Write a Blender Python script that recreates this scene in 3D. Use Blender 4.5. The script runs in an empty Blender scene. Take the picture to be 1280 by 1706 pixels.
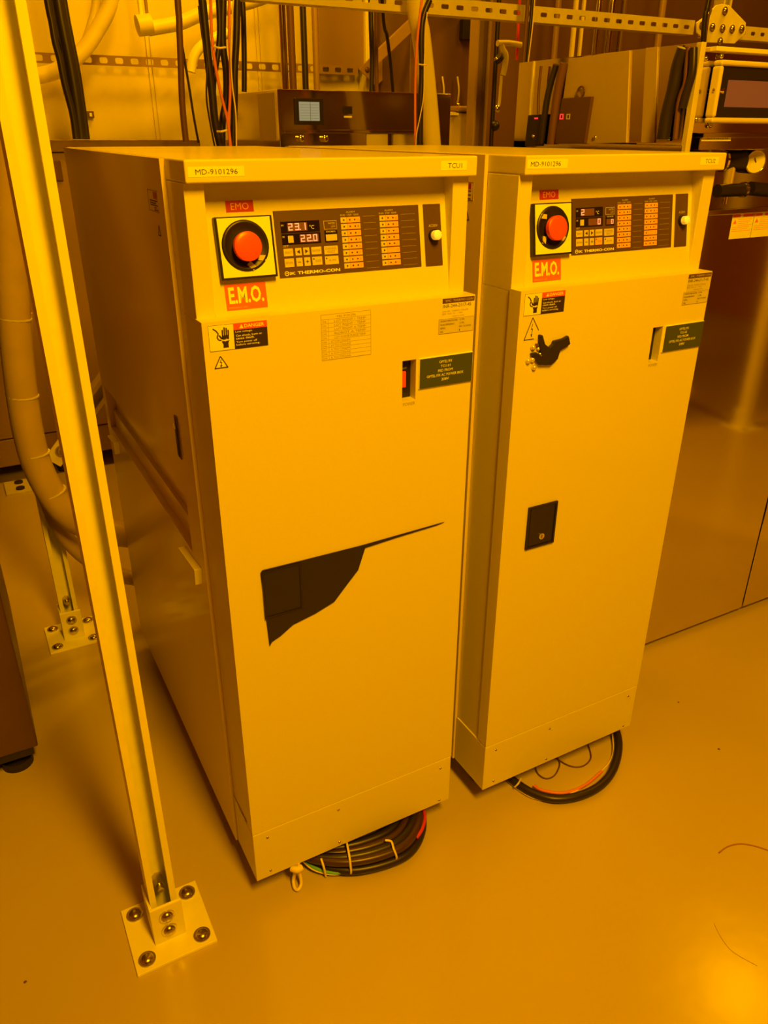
import bpy, math, random
from mathutils import Vector, Matrix

# ------------------------------------------------------------------ camera
F_PX = 1296.438
CAM = Vector((-0.24291, -0.89054, 1.17777))
YAW, PITCH, ROLL = 0.4966, 0.4541, 0.0026
FW = Vector((math.sin(YAW)*math.cos(PITCH), math.cos(YAW)*math.cos(PITCH), -math.sin(PITCH)))
_R = Vector((math.cos(YAW), -math.sin(YAW), 0.0)); _U = _R.cross(FW)
RT = _R*math.cos(ROLL) + _U*math.sin(ROLL)
UP = _U*math.cos(ROLL) - _R*math.sin(ROLL)
scene = bpy.context.scene
COL = scene.collection
cd = bpy.data.cameras.new('camera'); cam = bpy.data.objects.new('camera', cd); COL.objects.link(cam)
m = Matrix((RT, UP, -FW)).transposed().to_4x4(); m.translation = CAM
cam.matrix_world = m
cd.sensor_fit = 'VERTICAL'; cd.sensor_height = 24.0; cd.lens = F_PX*24.0/1706.0
cd.clip_start = 0.02; cd.clip_end = 50
scene.camera = cam

# ------------------------------------------------------------------ colour management, world, lamps
scene.view_settings.view_transform = 'Standard'
scene.view_settings.look = 'None'
scene.view_settings.gamma = 1.0
scene.view_settings.exposure = 0.0
scene.view_settings.use_curve_mapping = False
AMBER = (1.0, 0.43, 0.0)
w = bpy.data.worlds.new('world'); scene.world = w; w.use_nodes = True
w.node_tree.nodes['Background'].inputs[0].default_value = (1.0, 0.27, 0.0, 1)
w.node_tree.nodes['Background'].inputs[1].default_value = 0.05

def area(name, loc, target, sx, sy, power, col=AMBER):
    l = bpy.data.lights.new(name, 'AREA'); l.shape = 'RECTANGLE'; l.size = sx; l.size_y = sy
    l.energy = power; l.color = col
    o = bpy.data.objects.new(name, l); COL.objects.link(o); o.location = loc
    d = Vector(target)-Vector(loc); o.rotation_euler = d.to_track_quat('-Z', 'Y').to_euler()
    return o
area('ceiling_lamp_front', (0.15, -1.35, 2.64), (0.42, -0.1, 0.95), 0.3, 1.1, 126)
area('ceiling_lamp_right', (2.48, 0.40, 2.68), (2.3, 0.2, 0), 0.30, 0.26, 10)
area('ceiling_lamp_far_right', (2.52, 1.14, 2.68), (2.3, 1.1, 0), 0.30, 0.26, 22)
area('ceiling_lamp_back', (0.9, 1.6, 2.68), (0.2, 2.8, 1.5), 0.9, 0.25, 40)

# ------------------------------------------------------------------ pixel -> point on a plane of the room
def ray(u, v): return FW + RT*((u-640)/F_PX) + UP*((853-v)/F_PX)
def aty(u, v, y):
    d = ray(u, v); return CAM + d*((y-CAM.y)/d.y)
def atx(u, v, x):
    d = ray(u, v); return CAM + d*((x-CAM.x)/d.x)
def atz(u, v, z):
    d = ray(u, v); return CAM + d*((z-CAM.z)/d.z)

# ------------------------------------------------------------------ materials
MATS = {}
def mat(name, col, rough=0.5, metal=0.0, emit=None, es=0.0, noise=0.0, nscale=60, bump=0.0, bscale=200, spec=0.5, coat=0.0, alpha=1.0):
    if name in MATS: return MATS[name]
    M = bpy.data.materials.new(name); M.use_nodes = True
    nt = M.node_tree; b = nt.nodes['Principled BSDF']
    b.inputs['Base Color'].default_value = (*col, 1); b.inputs['Roughness'].default_value = rough
    b.inputs['Metallic'].default_value = metal; b.inputs['Specular IOR Level'].default_value = spec
    b.inputs['Coat Weight'].default_value = coat; b.inputs['Coat Roughness'].default_value = 0.1
    b.inputs['Alpha'].default_value = alpha
    if emit: b.inputs['Emission Color'].default_value = (*emit, 1); b.inputs['Emission Strength'].default_value = es
    if noise or bump:
        tc = nt.nodes.new('ShaderNodeTexCoord')
    if noise:
        n = nt.nodes.new('ShaderNodeTexNoise'); n.inputs['Scale'].default_value = nscale; n.inputs['Detail'].default_value = 4
        nt.links.new(tc.outputs['Object'], n.inputs['Vector'])
        r = nt.nodes.new('ShaderNodeValToRGB')
        r.color_ramp.elements[0].position = 0.3; r.color_ramp.elements[1].position = 0.7
        r.color_ramp.elements[0].color = (*[c*(1-noise) for c in col], 1)
        r.color_ramp.elements[1].color = (*[min(1, c*(1+noise)) for c in col], 1)
        nt.links.new(n.outputs['Fac'], r.inputs['Fac']); nt.links.new(r.outputs['Color'], b.inputs['Base Color'])
    if bump:
        n2 = nt.nodes.new('ShaderNodeTexNoise'); n2.inputs['Scale'].default_value = bscale; n2.inputs['Detail'].default_value = 2
        nt.links.new(tc.outputs['Object'], n2.inputs['Vector'])
        bp = nt.nodes.new('ShaderNodeBump'); bp.inputs['Strength'].default_value = bump; bp.inputs['Distance'].default_value = 0.002
        nt.links.new(n2.outputs['Fac'], bp.inputs['Height']); nt.links.new(bp.outputs['Normal'], b.inputs['Normal'])
    MATS[name] = M; return M

paint = mat('cream_powder_coat', (0.74, 0.70, 0.60), 0.42, coat=0.35, noise=0.015, nscale=300, bump=0.12, bscale=900)
paint_side_shade = mat('cream_paint_shade_tint', (0.70, 0.59, 0.46), 0.34, coat=0.5, noise=0.02, nscale=6, bump=0.04, bscale=700)  # front cream again, reddened to put the side's shade into its colour
white = mat('white_strut_paint', (0.86, 0.84, 0.76), 0.33, noise=0.03, nscale=40)
dirty_white = mat('aged_strut_paint', (0.66, 0.62, 0.5), 0.4, noise=0.06, nscale=30)
wallm = mat('wall_panel_cream', (0.72, 0.66, 0.5), 0.45, noise=0.03, nscale=3)
far_wall = mat('wall_bounce_tint', (0.42, 0.16, 0.07), 0.6, noise=0.05, nscale=2)  # unseen walls and ceiling, tinted dark red to redden the bounced light
floor_m = mat('floor_epoxy', (0.52, 0.43, 0.30), 0.20, noise=0.035, nscale=2.2, bump=0.25, bscale=14, spec=0.5)
brownp = mat('brown_panel', (0.30, 0.20, 0.12), 0.35, noise=0.05, nscale=4)
darkb = mat('dark_brown_panel', (0.11, 0.055, 0.03), 0.4, noise=0.08, nscale=6)
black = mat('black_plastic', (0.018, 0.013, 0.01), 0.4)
rubber = mat('black_rubber', (0.02, 0.014, 0.01), 0.55)
cable_m = mat('black_cable_jacket', (0.022, 0.016, 0.012), 0.38)
brown_cable = mat('brown_cable_jacket', (0.13, 0.06, 0.03), 0.45)
coil_brown = mat('dark_brown_cable', (0.055, 0.026, 0.014), 0.35)
orange_m = mat('orange_cable_jacket', (0.72, 0.20, 0.03), 0.5)
red_tube = mat('red_tube', (0.55, 0.03, 0.01), 0.4)
cream_wire = mat('cream_wire', (0.8, 0.7, 0.4), 0.45)
green_wire = mat('green_wire', (0.15, 0.5, 0.12), 0.45)
steel = mat('polished_stainless', (0.62, 0.56, 0.48), 0.10, 1.0, noise=0.03, nscale=5, bump=0.03, bscale=5)
steel_mirror = mat('mirror_stainless', (0.74, 0.68, 0.58), 0.07, 1.0, noise=0.02, nscale=4, bump=0.02, bscale=3)
bolt_m = mat('zinc_bolt', (0.55, 0.5, 0.4), 0.25, 1.0)
chrome = mat('chrome', (0.8, 0.78, 0.7), 0.12, 1.0)
brass = mat('brass', (0.9, 0.8, 0.3), 0.2, 0.6)
hose_m = mat('translucent_hose', (0.50, 0.38, 0.22), 0.35, noise=0.06, nscale=20)
duct_m = mat('white_flexible_duct', (0.72, 0.66, 0.5), 0.45, noise=0.04, nscale=15)
panel_m = mat('control_fascia_brown', (0.095, 0.052, 0.03), 0.5)
ink = mat('black_ink', (0.03, 0.015, 0.01), 0.6)
greyink = mat('faded_ink', (0.30, 0.22, 0.12), 0.6)
tape = mat('label_tape', (0.88, 0.92, 0.75), 0.4)
sticker = mat('sticker_white', (0.86, 0.86, 0.74), 0.4)
red_st = mat('sticker_red', (0.80, 0.10, 0.03), 0.4)
darkred_st = mat('tag_dark_red', (0.52, 0.035, 0.015), 0.4)
orange_st = mat('sticker_orange', (0.9, 0.15, 0.03), 0.4)
orange_ink = mat('pale_orange_ink', (0.9, 0.5, 0.2), 0.5)
nameplate = mat('nameplate_silver', (0.60, 0.56, 0.42), 0.4)
green_pl = mat('green_placard', (0.055, 0.075, 0.045), 0.45)
red_btn = mat('red_button', (0.85, 0.09, 0.02), 0.35)
red_dark = mat('red_plastic_dark', (0.35, 0.02, 0.01), 0.35)
key_m = mat('membrane_key', (0.60, 0.56, 0.42), 0.45)
led_off = mat('display_window', (0.012, 0.006, 0.004), 0.25)
led_bg = mat('display_segment_field', (0.16, 0.07, 0.03), 0.5)
led_on = mat('lit_segment', (0.2, 0.05, 0.0), 0.5, emit=(1.0, 0.30, 0.10), es=1.7)
led_pink = mat('indicator_cell', (0.9, 0.45, 0.2), 0.5)
led_red = mat('red_digit', (0.2, 0.0, 0.0), 0.5, emit=(1.0, 0.03, 0.02), es=1.6)
knob_m = mat('lit_knob', (0.95, 0.92, 0.7), 0.3, emit=(1.0, 0.55, 0.05), es=0.35)
screen_m = mat('lcd_screen', (0.1, 0.1, 0.1), 0.3, emit=(0.22, 0.23, 0.13), es=1.0)
screen_row = mat('lcd_row', (0.1, 0.1, 0.1), 0.3, emit=(0.12, 0.10, 0.04), es=1.0)
screen2_m = mat('touch_screen', (0.16, 0.08, 0.05), 0.25, emit=(0.06, 0.02, 0.008), es=1.0)
tie = mat('nylon_tie', (0.8, 0.72, 0.45), 0.4)
gauge_face = mat('gauge_face', (0.85, 0.82, 0.6), 0.35)
beige_p = mat('beige_panel', (0.46, 0.38, 0.24), 0.4, noise=0.03, nscale=8)
smudge = mat('scuff', (0.34, 0.14, 0.06), 0.5)

# ------------------------------------------------------------------ mesh builder
class Fr:
    """a flat frame: origin, in-plane axes, outward normal"""
    def __init__(s, o, ex, ey, n=None):
        s.o = Vector(o); s.ex = Vector(ex).normalized(); s.ey = Vector(ey).normalized()
        s.n = Vector(n).normalized() if n is not None else s.ex.cross(s.ey)
    def p(s, x, y, h=0): return s.o + s.ex*x + s.ey*y + s.n*h

class MB:
    def __init__(s): s.v = []; s.f = []; s.mi = []; s.mats = []; s.sm = []
    def m(s, mt):
        if mt not in s.mats: s.mats.append(mt)
        return s.mats.index(mt)
    def add(s, vs, fs, mt, smooth=False):
        b = len(s.v); k = s.m(mt); s.v += [Vector(x) for x in vs]
        for f in fs: s.f.append([i+b for i in f]); s.mi.append(k); s.sm.append(smooth)
        return s
    def box(s, x0, x1, y0, y1, z0, z1, mt):
        vs = [(x, y, z) for z in (z0, z1) for y in (y0, y1) for x in (x0, x1)]
        return s.add(vs, [(0, 2, 3, 1), (4, 5, 7, 6), (0, 1, 5, 4), (2, 6, 7, 3), (0, 4, 6, 2), (1, 3, 7, 5)], mt)
    def rect(s, fr, x0, y0, x1, y1, h0, h1, mt):
        vs = [fr.p(x, y, h) for h in (h0, h1) for y in (y0, y1) for x in (x0, x1)]
        return s.add(vs, [(0, 2, 3, 1), (4, 5, 7, 6), (0, 1, 5, 4), (2, 6, 7, 3), (0, 4, 6, 2), (1, 3, 7, 5)], mt)
    def poly(s, fr, pts, h0, h1, mt):
        n = len(pts)
        vs = [fr.p(x, y, h0) for x, y in pts]+[fr.p(x, y, h1) for x, y in pts]
        fs = [tuple(range(n-1, -1, -1)), tuple(range(n, 2*n))]+[(i, (i+1) % n, n+(i+1) % n, n+i) for i in range(n)]
        return s.add(vs, fs, mt)
    def line(s, fr, x0, y0, x1, y1, wd, h0, h1, mt):
        d = Vector((x1-x0, y1-y0)); d.normalize(); nx, ny = -d.y*wd/2, d.x*wd/2
        return s.poly(fr, [(x0+nx, y0+ny), (x0-nx, y0-ny), (x1-nx, y1-ny), (x1+nx, y1+ny)], h0, h1, mt)
    def frame(s, fr, x0, y0, x1, y1, t, h0, h1, mt):
        s.rect(fr, x0, y0, x1, y0+t, h0, h1, mt); s.rect(fr, x0, y1-t, x1, y1, h0, h1, mt)
        s.rect(fr, x0, y0+t, x0+t, y1-t, h0, h1, mt); s.rect(fr, x1-t, y0+t, x1, y1-t, h0, h1, mt); return s
    def cyl(s, a, b, r, mt, n=20, r2=None, cap=True, smooth=True):
        a = Vector(a); b = Vector(b); d = (b-a).normalized(); r2 = r if r2 is None else r2
        t = d.orthogonal().normalized(); u = d.cross(t)
        vs = []
        for c, rr in ((a, r), (b, r2)):
            for i in range(n):
                an = 2*math.pi*i/n; vs.append(c+t*math.cos(an)*rr+u*math.sin(an)*rr)
        s.add(vs, [(i, (i+1) % n, n+(i+1) % n, n+i) for i in range(n)], mt, smooth)
        if cap: s.add(vs, [tuple(range(n-1, -1, -1)), tuple(range(n, 2*n))], mt)
        return s
    def dome(s, c, nrm, r, h, mt, n=16, k=4):
        c = Vector(c); d = Vector(nrm).normalized(); t = d.orthogonal().normalized(); u = d.cross(t)
        vs = []; fs = []
        for j in range(k):
            a = (math.pi/2)*j/k
            for i in range(n):
                an = 2*math.pi*i/n; vs.append(c+d*h*math.sin(a)+(t*math.cos(an)+u*math.sin(an))*r*math.cos(a))
        vs.append(c+d*h)
        for j in range(k-1):
            for i in range(n): fs.append((j*n+i, j*n+(i+1) % n, (j+1)*n+(i+1) % n, (j+1)*n+i))
        for i in range(n): fs.append(((k-1)*n+i, (k-1)*n+(i+1) % n, k*n))
        return s.add(vs, fs, mt, True)
    def tube(s, pts, r, mt, n=10, sub=6, taper=None):
        P = [Vector(p) for p in pts]; Q = []
        for i in range(len(P)-1):
            p0 = P[max(i-1, 0)]; p1 = P[i]; p2 = P[i+1]; p3 = P[min(i+2, len(P)-1)]
            for k in range(sub):
                t = k/sub; t2 = t*t; t3 = t2*t
                Q.append(0.5*((2*p1)+(p2-p0)*t+(2*p0-5*p1+4*p2-p3)*t2+(3*p1-p0-3*p2+p3)*t3))
        Q.append(P[-1]); N = len(Q)
        d0 = (Q[1]-Q[0]).normalized(); t = d0.orthogonal().normalized(); vs = []
        for i, c in enumerate(Q):
            d = (Q[min(i+1, N-1)]-Q[max(i-1, 0)]).normalized()
            t = (t-d*t.dot(d)).normalized(); u = d.cross(t)
            rr = r if taper is None else r+(taper-r)*i/(N-1)
            for j in range(n):
                an = 2*math.pi*j/n; vs.append(c+(t*math.cos(an)+u*math.sin(an))*rr)
        fs = [(i*n+j, i*n+(j+1) % n, (i+1)*n+(j+1) % n, (i+1)*n+j) for i in range(N-1) for j in range(n)]
        s.add(vs, fs, mt, True)
        return s.add([vs[j] for j in range(n)]+[vs[(N-1)*n+j] for j in range(n)], [tuple(range(n-1, -1, -1)), tuple(range(n, 2*n))], mt)
    def text(s, fr, txt, x0, y0, x1, y1, h, mt, th=0.0002, bold=0.0, keep=False):
        """lettering fitted to the rectangle x0..x1, y0..y1"""
        vs, fs = text_mesh(txt, bold)
        if not vs: return s
        ax = min(v[0] for v in vs); bx = max(v[0] for v in vs); ay = min(v[1] for v in vs); by = max(v[1] for v in vs)
        sx = (x1-x0)/(bx-ax); sy = (y1-y0)/(by-ay)
        if keep: sx = min(sx, sy*1.1)
        return s.add([fr.p(x0+(v[0]-ax)*sx, y0+(v[1]-ay)*sy, h+th) for v in vs], fs, mt)
    def build(s, name, parent=None, bevel=0.0, seg=2):
        me = bpy.data.meshes.new(name); me.from_pydata([tuple(v) for v in s.v], [], s.f)
        for mt in s.mats: me.materials.append(mt)
        for p, k, sm in zip(me.polygons, s.mi, s.sm): p.material_index = k; p.use_smooth = sm
        me.update()
        o = bpy.data.objects.new(name, me); COL.objects.link(o)
        if parent is not None: o.parent = parent
        if bevel:
            b = o.modifiers.new('bevel', 'BEVEL'); b.width = bevel; b.segments = seg; b.limit_method = 'ANGLE'; b.angle_limit = math.radians(50)
        return o
TXT = {}
def text_mesh(txt, bold=0.0):
    k = (txt, bold)
    if k in TXT: return TXT[k]
    c = bpy.data.curves.new('lettering', 'FONT'); c.body = txt; c.size = 1; c.resolution_u = 2; c.offset = bold; c.align_x = 'CENTER' if '\n' in txt else 'LEFT'
    o = bpy.data.objects.new('lettering', c); COL.objects.link(o)
    dg = bpy.context.evaluated_depsgraph_get(); me = bpy.data.meshes.new_from_object(o.evaluated_get(dg))
    r = ([tuple(v.co) for v in me.vertices], [tuple(p.vertices) for p in me.polygons])
    bpy.data.objects.remove(o); bpy.data.curves.remove(c); bpy.data.meshes.remove(me)
    TXT[k] = r; return r

def empty(name, loc=(0, 0, 0), rz=0):
    o = bpy.data.objects.new(name, None); COL.objects.link(o); o.location = loc; o.rotation_euler = (0, 0, rz); o.empty_display_size = 0.05
    return o
def tag(o, label=None, cat=None, group=None, kind=None):
    if label: o['label'] = label
    if cat: o['category'] = cat
    if group: o['group'] = group
    if kind: o['kind'] = kind
    return o
def sub(fr_mb, root): return fr_mb

# ------------------------------------------------------------------ the room
tag(MB().box(-2.2, 4.6, -4.0, 2.9, -0.1, 0.0, floor_m).build('floor'), 'glossy epoxy floor', kind='structure')
tag(MB().box(-2.2, 4.6, -4.0, 2.9, 2.75, 2.85, far_wall).build('ceiling'), kind='structure')
tag(MB().box(-2.3, -2.2, -4.0, 2.9, 0, 2.75, far_wall).build('wall_left'), kind='structure')
tag(MB().box(4.6, 4.7, -4.0, 2.9, 0, 2.75, far_wall).build('wall_right'), kind='structure')
tag(MB().box(-2.3, 4.7, -4.1, -4.0, 0, 2.75, far_wall).build('wall_front'), kind='structure')
WY = 2.72
wb = MB(); wb.box(-2.3, 4.7, WY, WY+0.15, 0, 2.75, wallm)
tag(wb.build('wall_back'), kind='structure')
for i, (u, v) in enumerate(((246, 60), (258, 200), (430, 60))):
    if i == 1: continue
    x = aty(u, v, WY).x
    mb = MB(); mb.box(x-0.012, x-0.004, WY-0.008, WY, 0, 2.75, wallm); mb.box(x+0.004, x+0.012, WY-0.008, WY, 0, 2.75, wallm)
    tag(mb.build('trim_%d' % (1 if i == 0 else 2)), kind='structure')

# ------------------------------------------------------------------ temperature control cabinets
W, D, ZB, ZS, ZD, ZC, ZT, DD, YC, YS = 0.38, 0.832, 0.05, 0.156, 0.980, 1.127, 1.151, 0.0256, 0.013, 0.098

def seg_digits(mb, fr, txt, x0, y0, x1, y1, h, mt):
    SEG = {'0': 'abcdef', '1': 'bc', '2': 'abged', '3': 'abgcd', '4': 'fgbc'}
    n = len(txt.replace('.', '')); w_ = (x1-x0)/n; i = 0; t = w_*0.13
    for ch in txt:
        if ch == '.':
            mb.rect(fr, x0+i*w_-w_*0.16, y0, x0+i*w_-w_*0.02, y0+t, h, h+0.0003, mt); continue
        a = x0+i*w_+w_*0.14; b = x0+(i+1)*w_-w_*0.24; m_ = (y0+y1)/2
        for sg in SEG.get(ch, ''):
            r = {'a': (a, y1-t, b, y1), 'd': (a, y0, b, y0+t), 'g': (a, m_-t/2, b, m_+t/2), 'b': (b-t, m_, b, y1), 'c': (b-t, y0, b, m_), 'f': (a, m_, a+t, y1), 'e': (a, y0, a+t, m_)}[sg]
            mb.rect(fr, r[0], r[1], r[2], r[3], h, h+0.0003, mt)
        i += 1

def danger_label(root, FD, x0, y0, x1, y1):
    mb = MB(); xm = x0+(x1-x0)*0.42; H = y1-y0; Wd = x1-x0
    mb.rect(FD, x0, y0, x1, y1, 0, 0.0004, sticker)
    mb.frame(FD, x0, y0, x1, y1, 0.0003, 0.0004, 0.0006, ink)
    mb.rect(FD, xm, y0, x1, y0+H*0.74, 0.0004, 0.0007, ink)
    mb.rect(FD, xm, y0+H*0.74, x1, y1, 0.0004, 0.0007, red_st)
    cx = xm+Wd*0.10
    mb.poly(FD, [(cx, y0+H*0.79), (cx+Wd*.07, y0+H*.79), (cx+Wd*.035, y0+H*.95)], 0.0007, 0.0009, sticker)
    mb.text(FD, 'DANGER', cx+Wd*.085, y0+H*.80, x1-Wd*.05, y0+H*.94, 0.0007, sticker, bold=0.02)
    rows = [('Low voltage.', .66, .50), ('Can shock, burn or', .51, .78), ('cause death.', .41, .55), ('Turn power off', .26, .62), ('before servicing.', .15, .70)]
    for t, yy, ln in rows:
        mb.text(FD, t, xm+Wd*.03, y0+H*(yy-.045), xm+Wd*.03+(x1-xm)*ln, y0+H*(yy+.045), 0.0007, sticker, bold=0.01)
    # the hand touched by a live wire, drawn as a pictogram
    hx = x0+Wd*.27; u_ = H/10
    def P(a, b): return (hx+a*u_, y0+b*u_)
    mb.poly(FD, [P(-1.0, 1.0), P(1.2, 1.0), P(1.1, 2.6), P(1.5, 3.6), P(-1.5, 3.6), P(-0.9, 2.4)], .0004, .0007, ink)
    mb.poly(FD, [P(-1.5, 4.2), P(1.5, 4.2), P(1.6, 5.8), P(-1.2, 5.8)], .0004, .0007, ink)
    for a, t in ((-1.0, 8.0), (-.2, 8.9), (.6, 8.6), (1.35, 7.8)):
        mb.line(FD, *P(a, 5.6), *P(a+.1, t), u_*.55, .0004, .0007, ink)
    mb.line(FD, *P(-1.3, 4.5), *P(-2.3, 6.0), u_*.6, .0004, .0007, ink)
    for a, b in (((-4.6, 8.7), (-3.4, 7.8)), ((-3.4, 7.8), (-2.6, 6.6)), ((-2.6, 6.6), (-3.2, 5.2)), ((-3.2, 5.2), (-2.6, 4.2)), ((-2.6, 4.2), (-1.6, 4.0))):
        mb.line(FD, *P(*a), *P(*b), u_*.45, .0004, .0007, ink)
    mb.line(FD, *P(-1.6, 4.3), *P(.2, 3.6), u_*.35, .0007, .0009, sticker); mb.line(FD, *P(.2, 4.3), *P(1.9, 3.8), u_*.35, .0007, .0009, sticker)
    return mb.build('danger_label', root)

def volt_label(root, FD, cx, y0, x0, x1, y1, broken=False):
    mb = MB()
    mb.poly(FD, [(x0, y0), (x1, y0), (cx, y1)], 0, .0003, sticker if not broken else paint)
    t = .0011
    mb.line(FD, x0+.0005, y0+.0007, x1-.0005 if not broken else x0+(x1-x0)*.55, y0+.0007, t, .0003, .0006, ink)
    mb.line(FD, x1-.001, y0+.0007 if not broken else y0+(y1-y0)*.42, cx+(0 if not broken else .004), y1-.001 if not broken else y1-.006, t, .0003, .0006, ink) if not broken else mb.line(FD, cx+(x1-cx)*.62, y0+(y1-y0)*.38, cx, y1-.001, t, .0003, .0006, ink)
    mb.line(FD, cx, y1-.001, x0+.001, y0+.0007, t, .0003, .0006, ink)
    h = y1-y0
    for a, b in (((.0008, .70), (-.0012, .45)), ((-.0012, .45), (.0012, .48)), ((.0012, .48), (-.0002, .12)), ((-.0002, .12), (-.0012, .25)), ((-.0002, .12), (.0012, .25))):
        mb.line(FD, cx+a[0], y0+a[1]*h, cx+b[0], y0+b[1]*h, .0007, .0003, .0006, ink)
    return mb.build('voltage_warning_label', root)

def make_tcu(root, num):
    one = num == 1
    # ---- body with side panels
    b = MB()
    b.box(0.017, W-0.004, .062, D-0.004, ZB+0.002, ZC+0.002, paint_side_shade)
    b.build('body', root)
    for side in (0, 1):
        sp = MB(); xo = -0.0035 if side == 0 else W-0.003; xi = 0.0185 if side == 0 else W+0.0015
        a, c = (xo, xi)
        if side == 0:
            y0, y1 = 0.166, 0.80
            sp.box(a, c, YS, y0, ZB, ZT-.001, paint_side_shade); sp.box(a, c, y1, D, ZB, ZT-.001, paint_side_shade)
            sp.box(a, c, y0, y1, .695, ZT-.001, paint_side_shade); sp.box(a, c, y0, y1, ZB, .600, paint_side_shade)
            sp.box(a+.018, c, y0, y1, .638, .695, paint_side_shade); sp.box(a+.011, c, y0, y1, .600, .638, paint_side_shade)
        else: sp.box(a, c, YS, D, ZB, ZT-.001, paint_side_shade)
        spo = sp.build('side_panel', root)
        if side == 0:
            # flush lever latch, drip ledges and small stickers of this panel
            FS = Fr((-0.0035, 0, 0), (0, -1, 0), (0, 0, 1), (-1, 0, 0))
            l = MB(); l.rect(FS, -.1755, .754, -.1600, .8175, 0, .0016, panel_m); l.rect(FS, -.1725, .7575, -.163, .800, .0016, .003, black); l.rect(FS, -.172, .800, -.1635, .806, .003, .005, chrome)
            l.build('side_latch', spo, .0006)
            for ya, yb in ((.2151, .118), (.788, .715)):
                l = MB(); l.line(FS, -ya, .585, -yb-.004, .592, .0035, 0, .011, paint); l.line(FS, -yb-.004, .5935, -yb-.008 if one else -yb-.008, .566, .0030, 0, .011, paint)
                l.build('ledge_bracket', spo, .0005)
            l = MB(); l.rect(FS, -.174, 1.089, -.122, 1.1135, 0, .0003, paint_side_shade); l.frame(FS, -.174, 1.089, -.122, 1.1135, .0006, .0003, .0005, ink)
            l.rect(FS, -.146, 1.104, -.128, 1.112, .0003, .0006, red_dark)
            for k in range(5): l.rect(FS, -.165 if k > 1 else -.146, 1.0905+k*.0026, -.128-(k % 2)*.008, 1.0918+k*.0026, .0003, .0005, ink)
            l.build('side_warning_label', spo)
            l = MB(); l.line(FS, -.142, 1.062, -.130, 1.062, .0012, 0, .0003, ink); l.line(FS, -.142, 1.062, -.136, 1.074, .0012, 0, .0003, ink); l.line(FS, -.130, 1.062, -.136, 1.074, .0012, 0, .0003, ink)
            l.build('side_voltage_label', spo)
    # ---- front frame
    fb = MB(); fb.box(0.002, W-0.002, DD, YS-0.001, ZS, ZD-0.004, paint); fb.build('front_frame', root)
    for xa, xb in ((0.002, 0.0252), (0.3540, W-0.002)):
        mb = MB(); mb.box(xa, xb, DD, YS-.001, ZD-.004, ZC, paint); mb.build('front_column', root, .001)
    # ---- cover
    mb = MB(); mb.box(0.002, W+0.002, YC, D-.001, ZC, ZT, paint); cv = mb.build('top_cover', root, .0022, 3)
    FC = Fr((0, YC, 0), (1, 0, 0), (0, 0, 1), (0, -1, 0))
    mb = MB()
    if one: mb.rect(FC, .0054, 1.1335, .0688, 1.1437, 0, .0003, tape); mb.text(FC, 'MD-9101296', .0135, 1.1358, .0610, 1.1412, .0003, ink, bold=-.004)
    else: mb.rect(FC, .0040, 1.1350, .0720, 1.1460, 0, .0003, tape); mb.text(FC, 'MD-9101296', .0095, 1.1376, .0600, 1.1434, .0003, ink, bold=-.004)
    mb.build('asset_label', cv)
    mb = MB()
    mb.rect(FC, .3265, 1.1348, .3652, 1.1455, 0, .0003, tape); mb.text(FC, 'TCU%d' % num, .337, 1.1372, .358, 1.1430, .0003, ink, bold=-.004)
    mb.build('unit_label', cv)
    # ---- tilted control fascia
    sy, sz = .15926, .98724
    FP = Fr((0, DD, ZD), (1, 0, 0), (0, sy, sz), (0, -sz, sy))
    mb = MB(); mb.poly(FP, [(.0252, -.006), (.3540, -.006), (.3540, .152), (.0252, .152)], -.010, 0, paint); fa = mb.build('control_fascia', root)
    # emergency tag
    x0, x1 = (.0543, .0880)
    mb = MB(); mb.rect(FP, x0, .1151, x1, .1274, 0, .0004, darkred_st); mb.text(FP, 'EMO', x0+.006, .1174, x1-.006, .1250, .0004, orange_ink, bold=-.004); mb.build('emo_tag', fa)
    # emergency off station
    mb = MB(); mb.rect(FP, .0360, .0400, .1060, .1100, 0, .009, black); st = mb.build('emergency_off_housing', fa, .001)
    n = 40; cx, cy, r = .0695, .0770, .0290
    mb = MB(); vs = []; fs = []
    for i in range(n):                       # cream face plate with a round opening
        an = 2*math.pi*i/n; c_, s_ = math.cos(an), math.sin(an); k = 1/max(abs(c_), abs(s_))
        vs += [FP.p(cx+r*c_, cy+r*s_, .0096), FP.p(.0708+.0322*c_*k, .0755+.0328*s_*k, .0096)]
    for i in range(n): j = (i+1) % n; fs.append((2*i, 2*i+1, 2*j+1, 2*j))
    mb.add(vs, fs, tape); mb.build('face_plate', st)
    mb = MB()
    prof = [(r, .0096), (r-.002, .0125), (r-.004, .0115), (r-.008, .0095), (.017, .0095)]
    vs = []; fs = []
    for (rr, hh) in prof:
        for i in range(n): an = 2*math.pi*i/n; vs.append(FP.p(cx+rr*math.cos(an), cy+rr*math.sin(an), hh))
    for k in range(len(prof)-1):
        for i in range(n): fs.append((k*n+i, k*n+(i+1) % n, (k+1)*n+(i+1) % n, (k+1)*n+i))
    mb.add(vs, fs, black, True); mb.cyl(FP.p(cx, cy, .008), FP.p(cx, cy, .0097), .0175, black)
    for a0 in ((4.75, 5.45) if one else (2.25, 3.75, 5.4)): 
        an = a0
        mb.line(FP, cx+.019*math.cos(an), cy+.019*math.sin(an), cx+.027*math.cos(an+.25), cy+.027*math.sin(an+.25), .006, .0100, .0118, nameplate)
    mb.build('guard_ring', st)
    mb = MB(); mb.cyl(FP.p(cx-.001, cy-.001, .0096), FP.p(cx-.001, cy-.001, .018), .0125, red_dark); mb.cyl(FP.p(cx-.001, cy-.001, .016), FP.p(cx-.001, cy-.001, .0225), .0165, red_btn, 32); mb.dome(FP.p(cx-.001, cy-.001, .0225), FP.n, .0165, .002, red_btn, 32)
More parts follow.
